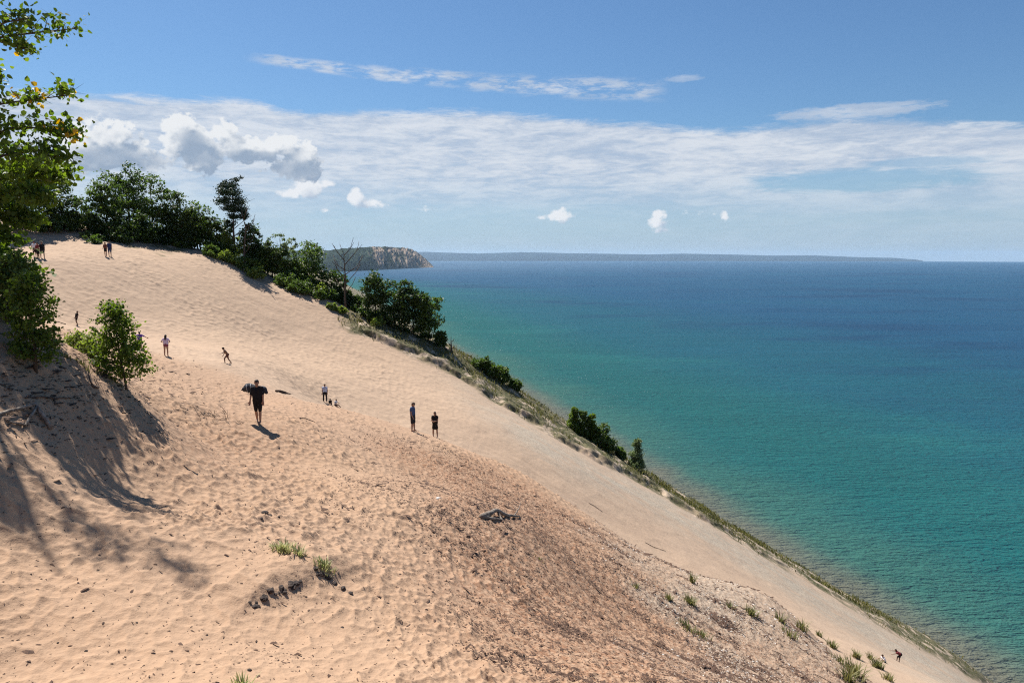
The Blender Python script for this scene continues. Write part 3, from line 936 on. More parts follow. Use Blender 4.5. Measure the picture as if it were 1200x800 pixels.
# the large poplar whose trunk stands just outside the picture on the left
def big_poplar():
    g = np.random.default_rng(9)
    D = 22.
    bx, by = at(-95, 380, D)[0], D
    b = Vector((bx, by, gz(bx, by) - .15))
    root = empty('poplar_tree', b, 0, 'large poplar with green and yellow leaves hanging in from the left edge', 'tree')

    def rel(u, v, dd=0.):
        q = at(u, v, D + dd); return (q[0] - b.x, q[1] - b.y, q[2] - b.z)
    tp = [(0, 0, -.3), rel(-95, 300), rel(-84, 200, .2), rel(-78, 90), rel(-90, -20), rel(-84, -150), rel(-80, -260)]
    mb = MB(); mb.tube(tp, [.22, .19, .17, .14, .11, .08, .04], 10, .1); mb.build('trunk', M['bark'], root)
    # (points, twigs, twig length, leaves per twig, yellow share)
    B = [
        ([(-88, 90, 0), (-40, 62, .2), (0, 44, .3), (45, 38, .3), (88, 34, .2)], 54, .50, 8, .02),
        ([(-88, 60, 0), (-30, 40, -.2), (8, 26, -.3), (34, 22, -.3)], 26, .45, 8, 0),
        ([(0, 48, .3), (18, 54, .2), (34, 60, .1)], 14, .3, 7, .08),
        ([(-84, 200, 0), (-40, 150, .2), (0, 122, .3), (44, 116, .3), (80, 112, .2)], 50, .42, 8, .15),
        ([(-84, 210, 0), (-40, 180, 0), (10, 150, .1), (60, 150, .1), (92, 158, 0)], 70, .42, 9, .04),
        ([(-80, 130, 0), (-40, 105, .4), (-8, 96, .5), (4, 88, .5)], 26, .35, 9, 0),
        ([(-84, 220, 0), (-40, 200, -.4), (5, 182, -.5), (50, 176, -.5), (66, 184, -.5)], 66, .45, 9, .0),
        ([(-88, 260, 0), (-40, 225, .3), (5, 208, .4), (40, 204, .4), (56, 206, .3)], 80, .45, 11, .0),
        ([(-88, 270, 0), (-40, 240, -.3), (0, 230, -.5), (36, 228, -.6), (48, 230, -.6)], 80, .42, 11, .0),
        ([(-88, 290, 0), (-40, 262, .2), (-5, 255, .2), (20, 256, .1), (34, 258, .1)], 70, .40, 11, 0),
        ([(-90, 310, 0), (-50, 290, .6), (-20, 292, .6), (0, 300, .5), (14, 306, .5)], 60, .38, 10, 0),
        ([(-90, 320, 0), (-50, 330, .2), (-20, 334, .3), (6, 336, .3), (26, 342, .3)], 70, .38, 10, 0),
        ([(-92, 340, 0), (-50, 356, .4), (-20, 362, .5), (4, 362, .6), (18, 364, .6)], 60, .34, 10, 0),
        ([(-90, 300, 0), (-50, 272, .3), (-10, 276, .4), (24, 284, .4)], 70, .36, 10, 0),
        ([(-90, 320, 0), (-50, 300, -.4), (-12, 302, -.5), (16, 314, -.5)], 60, .36, 10, 0),
        ([(-90, 330, 0), (-50, 320, .0), (-14, 322, .0), (20, 326, .1), (36, 322, .1)], 60, .34, 10, 0),
        ([(-84, 250, 0), (-40, 196, .8), (10, 190, 1.), (58, 196, 1.2), (76, 206, 1.2)], 60, .42, 9, 0),
        # limbs outside the picture; they cast the shade on the near slope
        ([(-78, 60, 0), (-60, -60, 1.2), (-30, -130, 2.2), (0, -190, 3.)], 30, .6, 10, 0),
        ([(-84, 120, 0), (-130, 60, 1.5), (-150, 0, 2.6), (-160, -60, 3.4)], 30, .6, 10, 0),
        ([(-84, 170, 0), (-60, 110, 1.6), (-40, 90, 2.6), (-30, 70, 3.6)], 30, .5, 10, 0),
        ([(-90, 0, 0), (-150, -60, -.8), (-190, -100, -1.6)], 30, .6, 10, 0),
        ([(-84, -60, 0), (-50, -140, .3), (-20, -180, .6), (10, -200, .8)], 30, .6, 10, 0),
        ([(-82, -150, 0), (-110, -220, .8), (-120, -300, 1.2)], 30, .6, 10, 0),
    ]
    for pts, n, tl, per, yel in B:
        pp = [Vector(rel(*p)) for p in pts]
        k = len(pp)
        leafy_branch(root, pp, [.05 * (1 - .86 * i / (k - 1)) + .004 for i in range(k)], g, int(n * 1.2), tl * 1.4, .150, int(per * 1.1), 'leaf_poplar', yel)
    # bare twig tips sticking out above the middle limb
    mb = MB()
    for (a, c) in (((78, 110), (98, 98)), ((84, 107), (87, 92)), ((66, 108), (70, 94)), ((62, 110), (64, 101))):
        mb.tube([rel(*a, .2), rel((a[0] + c[0]) / 2 + 1, (a[1] + c[1]) / 2, .2), rel(*c, .2)], [.008, .006, .003], 4)
    mb.build('bare_twigs', M['drift_dark'], root)


big_poplar()


def side_tree(u, v, hp, wp, label, seed, name, leaf, n, mat='leaf_poplar', d=None, group=None):
    """a bushy young tree seen close, in clusters of leaves"""
    g = np.random.default_rng(seed)
    if d: q = at(u, v, d); b = Vector((q[0], q[1], gz(q[0], q[1]) - .1))
    else: b = on_slope(u, v, .1)
    s = b.y / F; root = empty(name, b, 0, label, 'young tree', group)
    h, w = at(u, v - hp, b.y)[2] - b.z, wp * s
    mb = MB(); mb.tube([(0, 0, -.15), (.03, 0, h * .3), (-.04, 0, h * .6), (0, 0, h * .93)], [.05, .04, .025, .006], 7, .1); mb.build('trunk', M['bark'], root)
    for i in range(n):
        t = .12 + .85 * i / n; a = i * 2.4; p = np.array([0, 0, h * t])
        W = w * .5 * math.sin(math.pi * min(1, .18 + .8 * t)) ** .6 * g.uniform(.7, 1.1)
        e = p + np.array([math.cos(a) * W, math.sin(a) * W, W * .35])
        leafy_branch(root, [p, (p + e) / 2, e], [.014, .009, .004], g, 15, .30, leaf * 1.3, 11, mat)


side_tree(38, 388, 66, 58, 'bright leafy young tree at the top of the shaded slope', 21, 'bushy_tree', .062, 26, d=18.5)
side_tree(8, 376, 78, 60, 'darker young tree at the left edge behind the bright one', 22, 'bushy_tree', .065, 22, mat='leaf_mid', d=19.5)
side_tree(88, 412, 20, 22, 'small yellow green shrub left of the sapling', 23, 'sand_shrub', .045, 12, mat='leaf_bright', d=24)
side_tree(108, 424, 26, 30, 'low sprawling shrub touching the sapling on its left', 24, 'sand_shrub', .05, 10, mat='leaf_bright', d=23)


# ------------------------------------------------------------------ people
CLOTH = {}
TS = bpy.data.scenes.new('tmp')


def cloth(name, col, rough=.9):
    if name not in CLOTH:
        CLOTH[name] = mat_simple(name, col, tuple(c * .75 for c in col), 12, rough, .25, .01)
    return CLOTH[name]


SKIN = cloth('skin', (.36, .20, .135), .55); SKIN_D = cloth('tanned_skin', (.19, .10, .065), .55)
HAIR_B = cloth('dark_hair', (.022, .014, .010), .6); HAIR_M = cloth('brown_hair', (.055, .030, .017), .6)
EYE = cloth('eye_dark', (.02, .018, .016), .3)


def capsules(caps, name, voxel, mat, parent, smooth_it=2):
    """tapered capsules fused into one continuous surface"""
    bm = bmesh.new()
    for (a, b, ra, rb) in caps:
        a, b = Vector(a), Vector(b)
        for c, r in ((a, ra), (b, rb)):
            bmesh.ops.create_icosphere(bm, subdivisions=2, radius=r, matrix=Matrix.Translation(c))
        d = b - a
        if d.length > 1e-5:
            rot = d.to_track_quat('Z', 'Y').to_matrix().to_4x4()
            bmesh.ops.create_cone(bm, cap_ends=True, segments=14, radius1=ra, radius2=rb, depth=d.length, matrix=Matrix.Translation((a + b) / 2) @ rot)
    me = bpy.data.meshes.new(name); bm.to_mesh(me); bm.free()
    t = bpy.data.objects.new('tmp', me); TS.collection.objects.link(t)
    m = t.modifiers.new('r', 'REMESH'); m.mode = 'VOXEL'; m.voxel_size = voxel; m.use_smooth_shade = True
    s = t.modifiers.new('s', 'SMOOTH'); s.factor = .5; s.iterations = smooth_it
    TS.view_layers[0].update()
    dg = TS.view_layers[0].depsgraph
    nm = bpy.data.meshes.new_from_object(t.evaluated_get(dg))
    bpy.data.objects.remove(t); bpy.data.meshes.remove(me)
    nm.name = name; nm.materials.clear(); nm.materials.append(mat)
    o = bpy.data.objects.new(name, nm); COL.objects.link(o)
    o.parent = parent
    return o


def ldir(fwd, ab, s):
    a, b = R(fwd), R(ab)
    return Vector((s * math.sin(b), math.sin(a) * math.cos(b), -math.cos(a) * math.cos(b)))


def person(u, v, H, face, label, top, bottom, skin=None, hair=None, long_hair=False, pose=None, group=None, d=None, sit=False, dress=False, shirtless=False, bottom_len=.55, sleeves=.5, cap=None, female=False, voxel=.0085, pos=None):
    P = dict(lean=2, thighL=(2, 3), thighR=(-2, 3), kneeL=3, kneeR=3, armL=(3, 9), armR=(3, 9), elbL=(12, 4), elbR=(12, 4), head=6, twist=0)
    P.update(pose or {})
    skin = skin or SKIN; hair = hair or HAIR_B
    k = H / 1.75
    q = pos if pos is not None else (hit(u, v, 20) if d is None else Vector((at(u, v, d)[0], d, gz(at(u, v, d)[0], d))))
    root = empty('person', q, R(face), label, 'person', group)
    root.scale = (k, k, k)
    L = R(P['lean']); tv = Vector((0, math.sin(L), math.cos(L)))
    pel = Vector((0, 0, 0)); fw = .93 if female else 1.
    chest = pel + tv * .38; neck = pel + tv * .50; 
    hd = R(P['lean'] * .6 + P['head']); hv = Vector((0, math.sin(hd), math.cos(hd))); hf = Vector((0, math.cos(hd), -math.sin(hd)))
    head = neck + hv * .148
    body = [(pel + Vector((-.075, 0, 0)), chest + Vector((-.085 * fw, 0, -.02)), .095, .108 * fw), (pel + Vector((.075, 0, 0)), chest + Vector((.085 * fw, 0, -.02)), .095, .108 * fw),
            (pel + tv * .18 + Vector((-.05, 0, 0)), pel + tv * .18 + Vector((.05, 0, 0)), .098, .098),
            (chest + Vector((-.12 * fw, 0, .06)), chest + Vector((.12 * fw, 0, .06)), .075, .075), (neck - tv * .05, neck + hv * .07, .068, .058),
            (head + hv * .035 - hf * .015, head + hv * .02 + hf * .005, .088, .084), (head - hv * .05 + hf * .035, head + hv * .0 + hf * .03, .052, .07),
            (head + hf * .09 + hv * .01, head + hf * .108 - hv * .018, .009, .015), (head - hv * .055 + hf * .078 - Vector((.016, 0, 0)), head - hv * .055 + hf * .078 + Vector((.016, 0, 0)), .011, .011),
            (head + Vector((.084, 0, 0)) - hv * .01, head + Vector((.088, 0, 0)) + hv * .02, .013, .016), (head + Vector((-.084, 0, 0)) - hv * .01, head + Vector((-.088, 0, 0)) + hv * .02, .013, .016)]
    shirt = [(pel + tv * .04 + Vector((-.075, 0, 0)), chest + Vector((-.09 * fw, 0, -.02)), .118, .13 * fw), (pel + tv * .04 + Vector((.075, 0, 0)), chest + Vector((.09 * fw, 0, -.02)), .118, .13 * fw),
             (pel + tv * .15 + Vector((-.04, 0, 0)), pel + tv * .15 + Vector((.04, 0, 0)), .118, .118),
             (chest + Vector((-.13 * fw, 0, .065)), chest + Vector((.13 * fw, 0, .065)), .088, .088)]
    short = [(pel + Vector((-.07, 0, .02)), pel + Vector((.07, 0, .02)), .122, .122)]
    low = 9
    feet = []
    for s, th, kn in ((-1, P['thighL'], P['kneeL']), (1, P['thighR'], P['kneeR'])):
        hip = pel + Vector((s * .09, 0, -.02)); dr = ldir(th[0], th[1], s); knee = hip + dr * .42
        sd = ldir(th[0] - kn, th[1] * .4, s); ank = knee + sd * .41
        body += [(hip, hip + dr * .2, .092, .082), (hip + dr * .2, knee, .082, .056), (knee, knee + sd * .14, .055, .058), (knee + sd * .14, ank, .058, .036)]
        foot_f = Vector((0, 1, -.12)) if abs(th[0] - kn) < 40 else Vector((0, .6, -.8)) if (th[0] - kn) < 0 else Vector((0, .5, .8))
        foot_f.normalize()
        heel = ank + Vector((0, -.035, -.035)); toe = ank + foot_f * .16 + Vector((0, 0, -.03))
        body += [(ank, heel, .036, .034), (heel, toe, .034, .024), (ank, toe, .034, .024)]
        low = min(low, heel.z - .03, toe.z - .02)
        ln = bottom_len
        if not dress:
            e = hip + dr * .42 * min(ln, 1.)
            short.append((hip, e, .112, .088 if ln < .99 else .07))
            if ln > 1.: short += [(knee, knee + sd * .36 * (ln - 1), .072, .058)]
    if dress:
        short = [(pel + tv * .2 + Vector((-.04, 0, 0)), pel + Vector((-.09, 0, -.30)), .10, .115), (pel + tv * .2 + Vector((.04, 0, 0)), pel + Vector((.09, 0, -.30)), .10, .115), (pel + Vector((-.08, 0, -.30)), pel + Vector((.08, 0, -.30)), .115, .115)]
    hands = {}
    for s, ar, el in ((-1, P['armL'], P['elbL']), (1, P['armR'], P['elbR'])):
        sh = chest + Vector((s * .175 * fw, 0, .07)); dr = ldir(ar[0] - 0, ar[1], s)
        elb = sh + dr * .28; fd = ldir(ar[0] + el[0], el[1], s); wr = elb + fd * .25
        body += [(sh, elb, .052 * fw, .038 * fw), (elb, wr, .039 * fw, .026)]
        if sleeves > 0 and not shirtless:
            shirt.append((sh, sh + dr * .28 * min(sleeves, 1), .072, .062))
            if sleeves > 1: shirt.append((elb, elb + fd * .25 * (sleeves - 1), .052, .042))
        side = fd.cross(Vector((0, 1, 0)) if abs(fd.y) < .8 else Vector((0, 0, 1))).normalized(); nrm = side.cross(fd).normalized()
        palm = wr + fd * .08
        body += [(wr + side * .012, palm + side * .022, .021, .019), (wr - side * .012, palm - side * .022, .021, .019)]
        for j, (o_, l_) in enumerate(((-.03, .062), (-.01, .078), (.01, .082), (.03, .072))):
            p0 = palm + side * o_; p1 = p0 + fd * l_ * .55 + nrm * .004; p2 = p1 + (fd + nrm * .55).normalized() * l_ * .5
            body += [(p0, p1, .0098, .009), (p1, p2, .009, .0078)]
        t0 = wr + fd * .025 + side * .028; t1 = t0 + (fd * .7 + side * .7).normalized() * .045; t2 = t1 + (fd * .95 + side * .1).normalized() * .032
        body += [(t0, t1, .0135, .011), (t1, t2, .011, .009)]
        hands[s] = palm
    if sit: low = -.10
    off = Vector((0, 0, -low - .01))

    def sh_(c): return [(Vector(a) + off, Vector(b) + off, ra, rb) for a, b, ra, rb in c]
    capsules(sh_(body), 'body', voxel, skin, root)
    if not shirtless:
        capsules(sh_(shirt), 'shirt' if not dress else 'dress_top', .014, top, root)
    capsules(sh_(short), 'skirt' if dress else ('trousers' if bottom_len > 1.2 else 'shorts'), .014, bottom, root)
    hc = [(head + hv * .055 - hf * .02, head + hv * .03 - hf * .035, .088, .088), (head - hv * .03 - hf * .045, head + hv * .05 - hf * .02, .066, .085), (head + hv * .085 + hf * .03, head + hv * .07 - hf * .02, .06, .07)]
    if long_hair: hc += [(head - hf * .06, neck - hf * .085 - tv * .12, .08, .05), (head - hf * .05, neck - hf * .09 - tv * .02, .085, .08)]
    if cap: capsules(sh_(hc[:1] + [(head + hv * .06 + hf * .03, head + hv * .05 + hf * .13, .05, .012), (head + hv * .06, head + hv * .06 + hf * .02, .09, .088)]), 'cap', .012, cap, root)
    capsules(sh_(hc), 'hair', .011, hair, root)
    for s in (-1, 1):
        capsules(sh_([(head + hf * .079 + Vector((s * .032, 0, 0)) + hv * .012, head + hf * .080 + Vector((s * .034, 0, 0)) + hv * .012, .012, .012)]), 'eye', .005, EYE, root, 0)
    root['off'] = 0
    del root['off']
    return root, {'chest': chest + off, 'head': head + off, 'hands': {s: h + off for s, h in hands.items()}, 'pel': pel + off, 'neck': neck + off}


navy = cloth('black_tee', (.012, .012, .017)); blk = cloth('black_cloth', (.012, .011, .012)); dgrey = cloth('charcoal_cloth', (.03, .03, .033))
white = cloth('white_cloth', (.72, .72, .76)); lav = cloth('lavender_cloth', (.60, .50, .68)); purp = cloth('purple_cloth', (.13, .06, .36)); blue = cloth('blue_cloth', (.03, .05, .14)); pblue = cloth('pale_blue_cloth', (.46, .50, .66)); mar = cloth('maroon_cloth', (.16, .03, .035)); rust = cloth('rust_cloth', (.14, .05, .035)); sky_c = cloth('two_tone_blue_cloth', (.16, .24, .45))

man, J = person(303, 495, 1.82, 180 + 6, 'man in black shirt and long shorts walking with a dark bundle on his shoulders', navy, blk, skin=SKIN,
                pose=dict(thighL=(10, 0), thighR=(-7, 0), kneeL=8, kneeR=14, armL=(4, 8), armR=(4, 12), elbL=(14, 4), elbR=(14, 6), lean=4, head=10), bottom_len=.99, sleeves=.8, voxel=.0075)


def bundle():
    c = J['chest'] + Vector((0, -.24, -.04))
    mw = Matrix.LocRotScale(man.location, man.rotation_euler, man.scale)
    root = empty('carried_bundle', mw @ c, man.rotation_euler.z, 'dark rolled bundle with pale piping slung across the walking man, longer to one side', 'bundle')
    cp = [((.08, 0, .02), (.40, -.02, .08), .15, .195), ((.40, -.02, .08), (.55, -.02, .03), .195, .11), ((.55, -.02, .03), (.68, -.02, -.01), .07, .022), ((.05, 0, .02), (-.20, .0, .0), .14, .135), ((-.20, 0, .0), (-.31, .03, -.12), .135, .07)]
    capsules(cp, 'roll', .012, cloth('slate_cloth', (.045, .048, .058)), root)
    mb = MB()
    for x0 in (.26, .42, -.18):
        mb.tube([(x0 + .03 * math.sin(t), .182 * math.cos(t) * (1 if x0 > 0 else .78), (.06 if x0 > 0 else .0) + .182 * (1 if x0 > 0 else .78) * math.sin(t)) for t in np.linspace(0, 2 * math.pi, 24)], [.014] * 24, 5)
    mb.tube([(.56, .0, .03), (.42, .11, .14), (.25, .14, .15), (.05, .15, .10)], [.009] * 4, 5)
    mb.build('piping', cloth('pale_piping', (.5, .5, .5)), root)


bundle()
person(381, 471, 1.74, 195, 'man in a pale blue white T-shirt and dark trousers standing by two seated children', pblue, blk, pose=dict(thighL=(3, 5), thighR=(-3, 5), armL=(-4, 12), armR=(4, 10), elbL=(20, -4), head=12), bottom_len=1.9, hair=HAIR_M)
person(387.5, 474, 1.18, 160, 'child in dark clothes sitting on the sand beside the man in pale blue', blk, blk, sit=True, pose=dict(lean=8, thighL=(88, 12), thighR=(95, 10), kneeL=60, kneeR=70, armL=(30, 12), armR=(25, 8), elbL=(35, 0), elbR=(40, 0)))
person(393, 475, 1.2, 120 + 120, 'child in a white top sitting with one arm reaching down to the sand', white, blk, sit=True, pose=dict(lean=14, thighL=(85, 12), thighR=(80, 10), kneeL=35, kneeR=20, armL=(45, 18), armR=(35, 8), elbL=(15, 10), elbR=(30, 0), head=16))
person(484, 505, 1.78, 255, 'man in dark blue shirt standing sideways with his head bowed beside a woman', cloth('slate_blue_cloth', (.07, .10, .19)), dgrey, pose=dict(thighL=(4, 2), thighR=(0, 2), armL=(-12, 6), armR=(2, 8), elbL=(30, 4), elbR=(25, 4), lean=-3, head=28), bottom_len=.9, hair=HAIR_M)
pr, pj = person(510, 512, 1.64, 168, 'woman in a dark dress with folded arms standing beside the man looking down', blk, blk, long_hair=True, female=True, dress=True, pose=dict(thighL=(0, 5), thighR=(0, 5), armL=(20, 10), armR=(20, 10), elbL=(75, -45), elbR=(70, -48)), sleeves=.4, hair=HAIR_M)
person(267, 426, 1.40, 130, 'child in brown swimwear striding and bending forward with one arm out', rust, rust, skin=SKIN_D, shirtless=True, bottom_len=.5, pose=dict(lean=34, thighL=(48, 2), thighR=(-14, 4), kneeL=52, kneeR=22, armL=(52, 12), armR=(-6, 8), elbL=(25, 0), elbR=(40, 0), head=8))
person(195, 417, 1.50, 5, 'girl with long dark hair in a lavender top, hands on her hips', lav, cloth('dark_pink_cloth', (.20, .06, .10)), long_hair=True, female=True, bottom_len=.3, pose=dict(thighL=(0, 3), thighR=(0, 3), armL=(-14, 40), armR=(-14, 40), elbL=(50, -50), elbR=(50, -50)), sleeves=.6)
person(164, 404, 1.25, 20, 'child in a purple shirt half hidden behind the leaning sapling', purp, dgrey, d=50, pose=dict(armL=(5, 70), armR=(10, 60), elbL=(5, 75), elbR=(5, 55)), sleeves=.9)
person(90, 381, 1.32, 150, 'small child in black clambering on the upper sand, leaning to the side', blk, blk, skin=SKIN_D, pose=dict(lean=-14, thighL=(18, 3), thighR=(-8, 6), kneeL=40, kneeR=10, armL=(14, 8), armR=(4, 8), elbL=(30, 0), elbR=(35, 0), head=-4), d=None)
person(41, 301, 1.62, 185, 'person in a white shirt half hidden in the group under the poplar leaves', white, blk, pose=dict(armL=(5, 12), armR=(10, 12)), bottom_len=.9)
person(45, 303, 1.66, 160, 'person in a maroon shirt in the middle of the group by the poplar leaves', mar, blk, pose=dict(armL=(15, 15), armR=(20, 12), elbL=(50, -20)), bottom_len=.9)
person(50, 302.5, 1.72, 200, 'person in black shirt and shorts on the open side of the group by the leaves', blk, dgrey, pose=dict(thighL=(5, 8), thighR=(-5, 8), armL=(15, 15), armR=(10, 20), elbR=(40, -20)), bottom_len=.7)
person(124, 300.5, 1.60, 170, 'shorter person in dark brown standing close beside a person in blue below the ridge trees', rust, blk, pose=dict(armR=(10, 14), elbR=(40, -20)), bottom_len=.6)
person(129, 300.5, 1.72, 190, 'person in a dark blue outfit standing below the ridge trees', blue, blue, pose=dict(armL=(4, 10), armR=(4, 10)), bottom_len=1.1)
person(1055, 776, 1.85, 78, 'climber in maroon bent over on hands and feet far down the slope', mar, blk, skin=SKIN_D, d=None, bottom_len=.9, pose=dict(lean=66, thighL=(52, 4), thighR=(8, 4), kneeL=45, kneeR=6, armL=(62, 10), armR=(80, 6), elbL=(14, 0), elbR=(6, 0), head=-28))
person(1036.5, 775.5, 1.55, 100, 'person in a white top crouching low just above the climber in maroon', white, dgrey, sit=True, pose=dict(lean=25, thighL=(95, 10), thighR=(85, 8), kneeL=90, kneeR=80, armL=(40, 10), armR=(50, 10), elbL=(30, 0), elbR=(30, 0)))


bpy.data.scenes.remove(TS)


# ------------------------------------------------------------------ dead wood, stones, tufts
def wood(name, label, cat, lines, mat='drift', group=None, branch_mat=None):
    """lines: lists of (u, v, lift, radius); each point stands on the sand below its pixel"""
    pts = []
    for ln in lines:
        row = []
        for (u, v, lift, r) in ln:
            p = hit(u, v); row.append((Vector((p.x, p.y, p.z + lift)), r))
        pts.append(row)
    b = pts[0][0][0].copy(); b.z = gz(b.x, b.y)
    root = empty(name, b, 0, label, cat, group)
    for i, row in enumerate(pts):
        mb = MB(); P = []; Q = []
        for (p0, r0), (p1, r1) in zip(row[:-1], row[1:]):
            for t in (0, .33, .66):
                w = Vector([random.uniform(-1, 1) * r0 * .25 for _ in range(3)])
                P.append(p0.lerp(p1, t) - b + w); Q.append(r0 + (r1 - r0) * t)
        P.append(row[-1][0] - b); Q.append(row[-1][1])
        mb.tube(P, Q, 9, .22)
        mb.build('log' if i == 0 else 'branch', M[mat if i == 0 or not branch_mat else branch_mat], root)
    return root


wood('driftwood', 'forked pale driftwood log lying on the brown litter with an upturned twig', 'driftwood',
     [[(563, 607, .03, .085), (572, 606, .10, .10), (582, 604, .22, .075), (592, 606, .08, .07), (602, 606, .06, .05), (609, 606, .05, .03)],
      [(583, 604, .18, .05), (586, 607, .08, .045), (589, 611, .0, .035)],
      [(603, 606, .08, .028), (608, 603, .26, .018), (610, 601, .42, .012), (611, 599, .62, .006)],
      [(607, 604, .2, .014), (604, 602, .3, .008), (602, 601, .34, .005)],
      [(566, 607, .05, .06), (578, 609.5, .05, .05), (588, 610, .03, .03)]])
wood('dead_branch', 'bent brown dead branch arching over the shaded sand at the left edge', 'branch',
     [[(-30, 498, .05, .045), (4, 488, .06, .04), (26, 484, .10, .038), (42, 482, .14, .04), (50, 492, .12, .05), (60, 506, .04, .045)], [(44, 484, .14, .03), (30, 500, .03, .03), (8, 496, .03, .02)]], 'drift')
wood('dead_branch', 'thin dark stick lying level across the shaded slope above the bent branch', 'branch',
     [[(30, 469, .04, .018), (50, 469, .07, .02), (66, 471, .07, .02), (80, 470, .04, .014)], [(64, 471, .07, .02), (65, 478, .03, .014)]], 'drift_dark')
wood('dead_branch', 'small forked dark twig at the edge of the shade left of the sapling foot', 'branch',
     [[(104, 447, .3, .01), (106, 452, .1, .018), (110, 456, .04, .03), (116, 456, .03, .02)]], 'drift_dark')
wood('dead_branch', 'dark curved stick behind the walking man, lying on the smooth sand', 'branch',
     [[(323, 459, .05, .07), (328, 459.5, .08, .09), (334, 461, .06, .07), (341, 462, .03, .03)]], 'drift_dark')
wood('dead_branch', 'thin dark stick on the sand right of the walking man', 'branch', [[(351, 490, .03, .02), (358, 492, .06, .022), (369, 495, .03, .015)]], 'drift_dark')
wood('dead_branch', 'weathered stick on the edge of the brown litter below the chute', 'branch', [[(690, 590, .03, .02), (697, 594, .06, .03), (706, 600, .03, .02)]], 'drift')
wood('dead_branch', 'long thin stick pointing down the slope on the grey gravel', 'branch', [[(756, 636, .03, .02), (766, 641, .05, .025), (780, 646, .03, .014)]], 'drift_dark')
wood('dead_branch', 'little pale stick lying on the sand near the climbing child in black', 'branch', [[(63, 380, .03, .03), (68, 378.5, .12, .035), (77, 380.5, .03, .03)]], 'drift_dark')
for i, (u, v) in enumerate(((840, 745), (905, 762), (870, 700), (955, 790), (800, 733), (882, 790))):
    wood('dead_stick', 'thin dark stick half buried along the slide marks on the lower slope', 'branch', [[(u, v, .02, .012), (u + 9, v + 5, .04, .014), (u + 17, v + 9, .02, .008)]], 'drift_dark', 'sticks on the lower slope')


def twig_pile():
    c = hit(243, 487); root = empty('twig_pile', c, 0, 'tangle of thin dark twigs on the sand left of the walking man', 'twigs')
    mb = MB()
    for i in range(46):
        a = random.uniform(0, 6.28); x, y = random.gauss(0, .55), random.gauss(0, .5)
        L = random.uniform(.1, .35)
        p = [(x + math.cos(a) * L * t, y + math.sin(a) * L * t, gz(c.x + x + math.cos(a) * L * t, c.y + y + math.sin(a) * L * t) - c.z + .02 + .05 * math.sin(3 * t) * random.random() + (.25 * t if i % 6 == 0 else 0)) for t in (0, .5, 1)]
        mb.tube(p, [.009, .008, .004], 4)
    mb.build('twigs', M['drift_dark'], root)['kind'] = 'stuff'


twig_pile()


def lump(name, p, r, mat, label, cat, group, seed, flat=.6):
    bm = bmesh.new(); bmesh.ops.create_icosphere(bm, subdivisions=3, radius=1)
    g = np.random.default_rng(seed); o3 = g.uniform(0, 50, 3)
    for w in bm.verts:
        c = w.co
        n = float(fbm(np.array(c.x * 1.6 + o3[0] + c.z), np.array(c.y * 1.6 + o3[1] - c.z), 3, 4))
        w.co = c * (1 + .55 * n); w.co.z *= flat
        w.co *= r
    me = bpy.data.meshes.new(name); bm.to_mesh(me); bm.free(); me.materials.append(M[mat])
    for f in me.polygons: f.use_smooth = mat == 'stone'
    o = bpy.data.objects.new(name, me); COL.objects.link(o); o.location = (p.x, p.y, p.z - r * .12); o.rotation_euler = (0, 0, g.uniform(0, 6))
    return tag(o, label, cat, group)


PE = []
for _t in np.linspace(0, 1, 22):
    _u = np.interp(_t, [0, .35, .6, 1], [294, 318, 334, 352]) + random.gauss(0, 1.6); _v = np.interp(_t, [0, .35, .6, 1], [709, 697, 689, 684]) + random.gauss(0, 2.4)
    PE.append((_u, _v, random.choice((.03, .04, .055, .07, .085))))
for i, (u, v, r) in enumerate(PE):
    lump('peat_clod', hit(u, v), r, 'peat', 'black clod in the chain along the crest of the small sand ledge', 'clod', 'black clods on the sand ledge', 400 + i, .5)
for i, (u, v, r) in enumerate([(369, 667, .07), (376, 672, .09), (384, 677, .08), (392, 683, .07), (402, 690, .07), (410, 695, .06), (372, 674, .05)]):
    lump('peat_clod', hit(u, v), r, 'peat', 'black clod under the right hand beachgrass tuft', 'clod', 'black clods under the tuft', 430 + i, .5)
for i, (u, v, r) in enumerate([(310, 601, .08), (318, 604, .07), (326, 606, .05), (306, 607, .05)]):
    lump('peat_clod', hit(u, v), r, 'peat', 'black clod in the small heap at the shadow tip above the beachgrass', 'clod', 'black clods above the beachgrass', 450 + i, .45)
for i, (u, v, r) in enumerate([(101, 763, .045), (182, 625, .035), (33, 776, .04), (160, 730, .03), (292, 786, .05), (68, 755, .03), (215, 628, .03), (109, 716, .03), (36, 673, .03), (401, 736, .05), (375, 745, .03), (455, 750, .04), (396, 672, .06)]):
    lump('dark_clod', hit(u, v), r * .62, 'peat', 'small dark clod lying alone on the footprinted sand', 'clod', 'dark clods on the footprinted sand', 470 + i, .55)
lump('pale_stone', hit(514, 584), .10, 'stone', 'single whitish stone on the brown litter left of the driftwood', 'stone', None, 490)


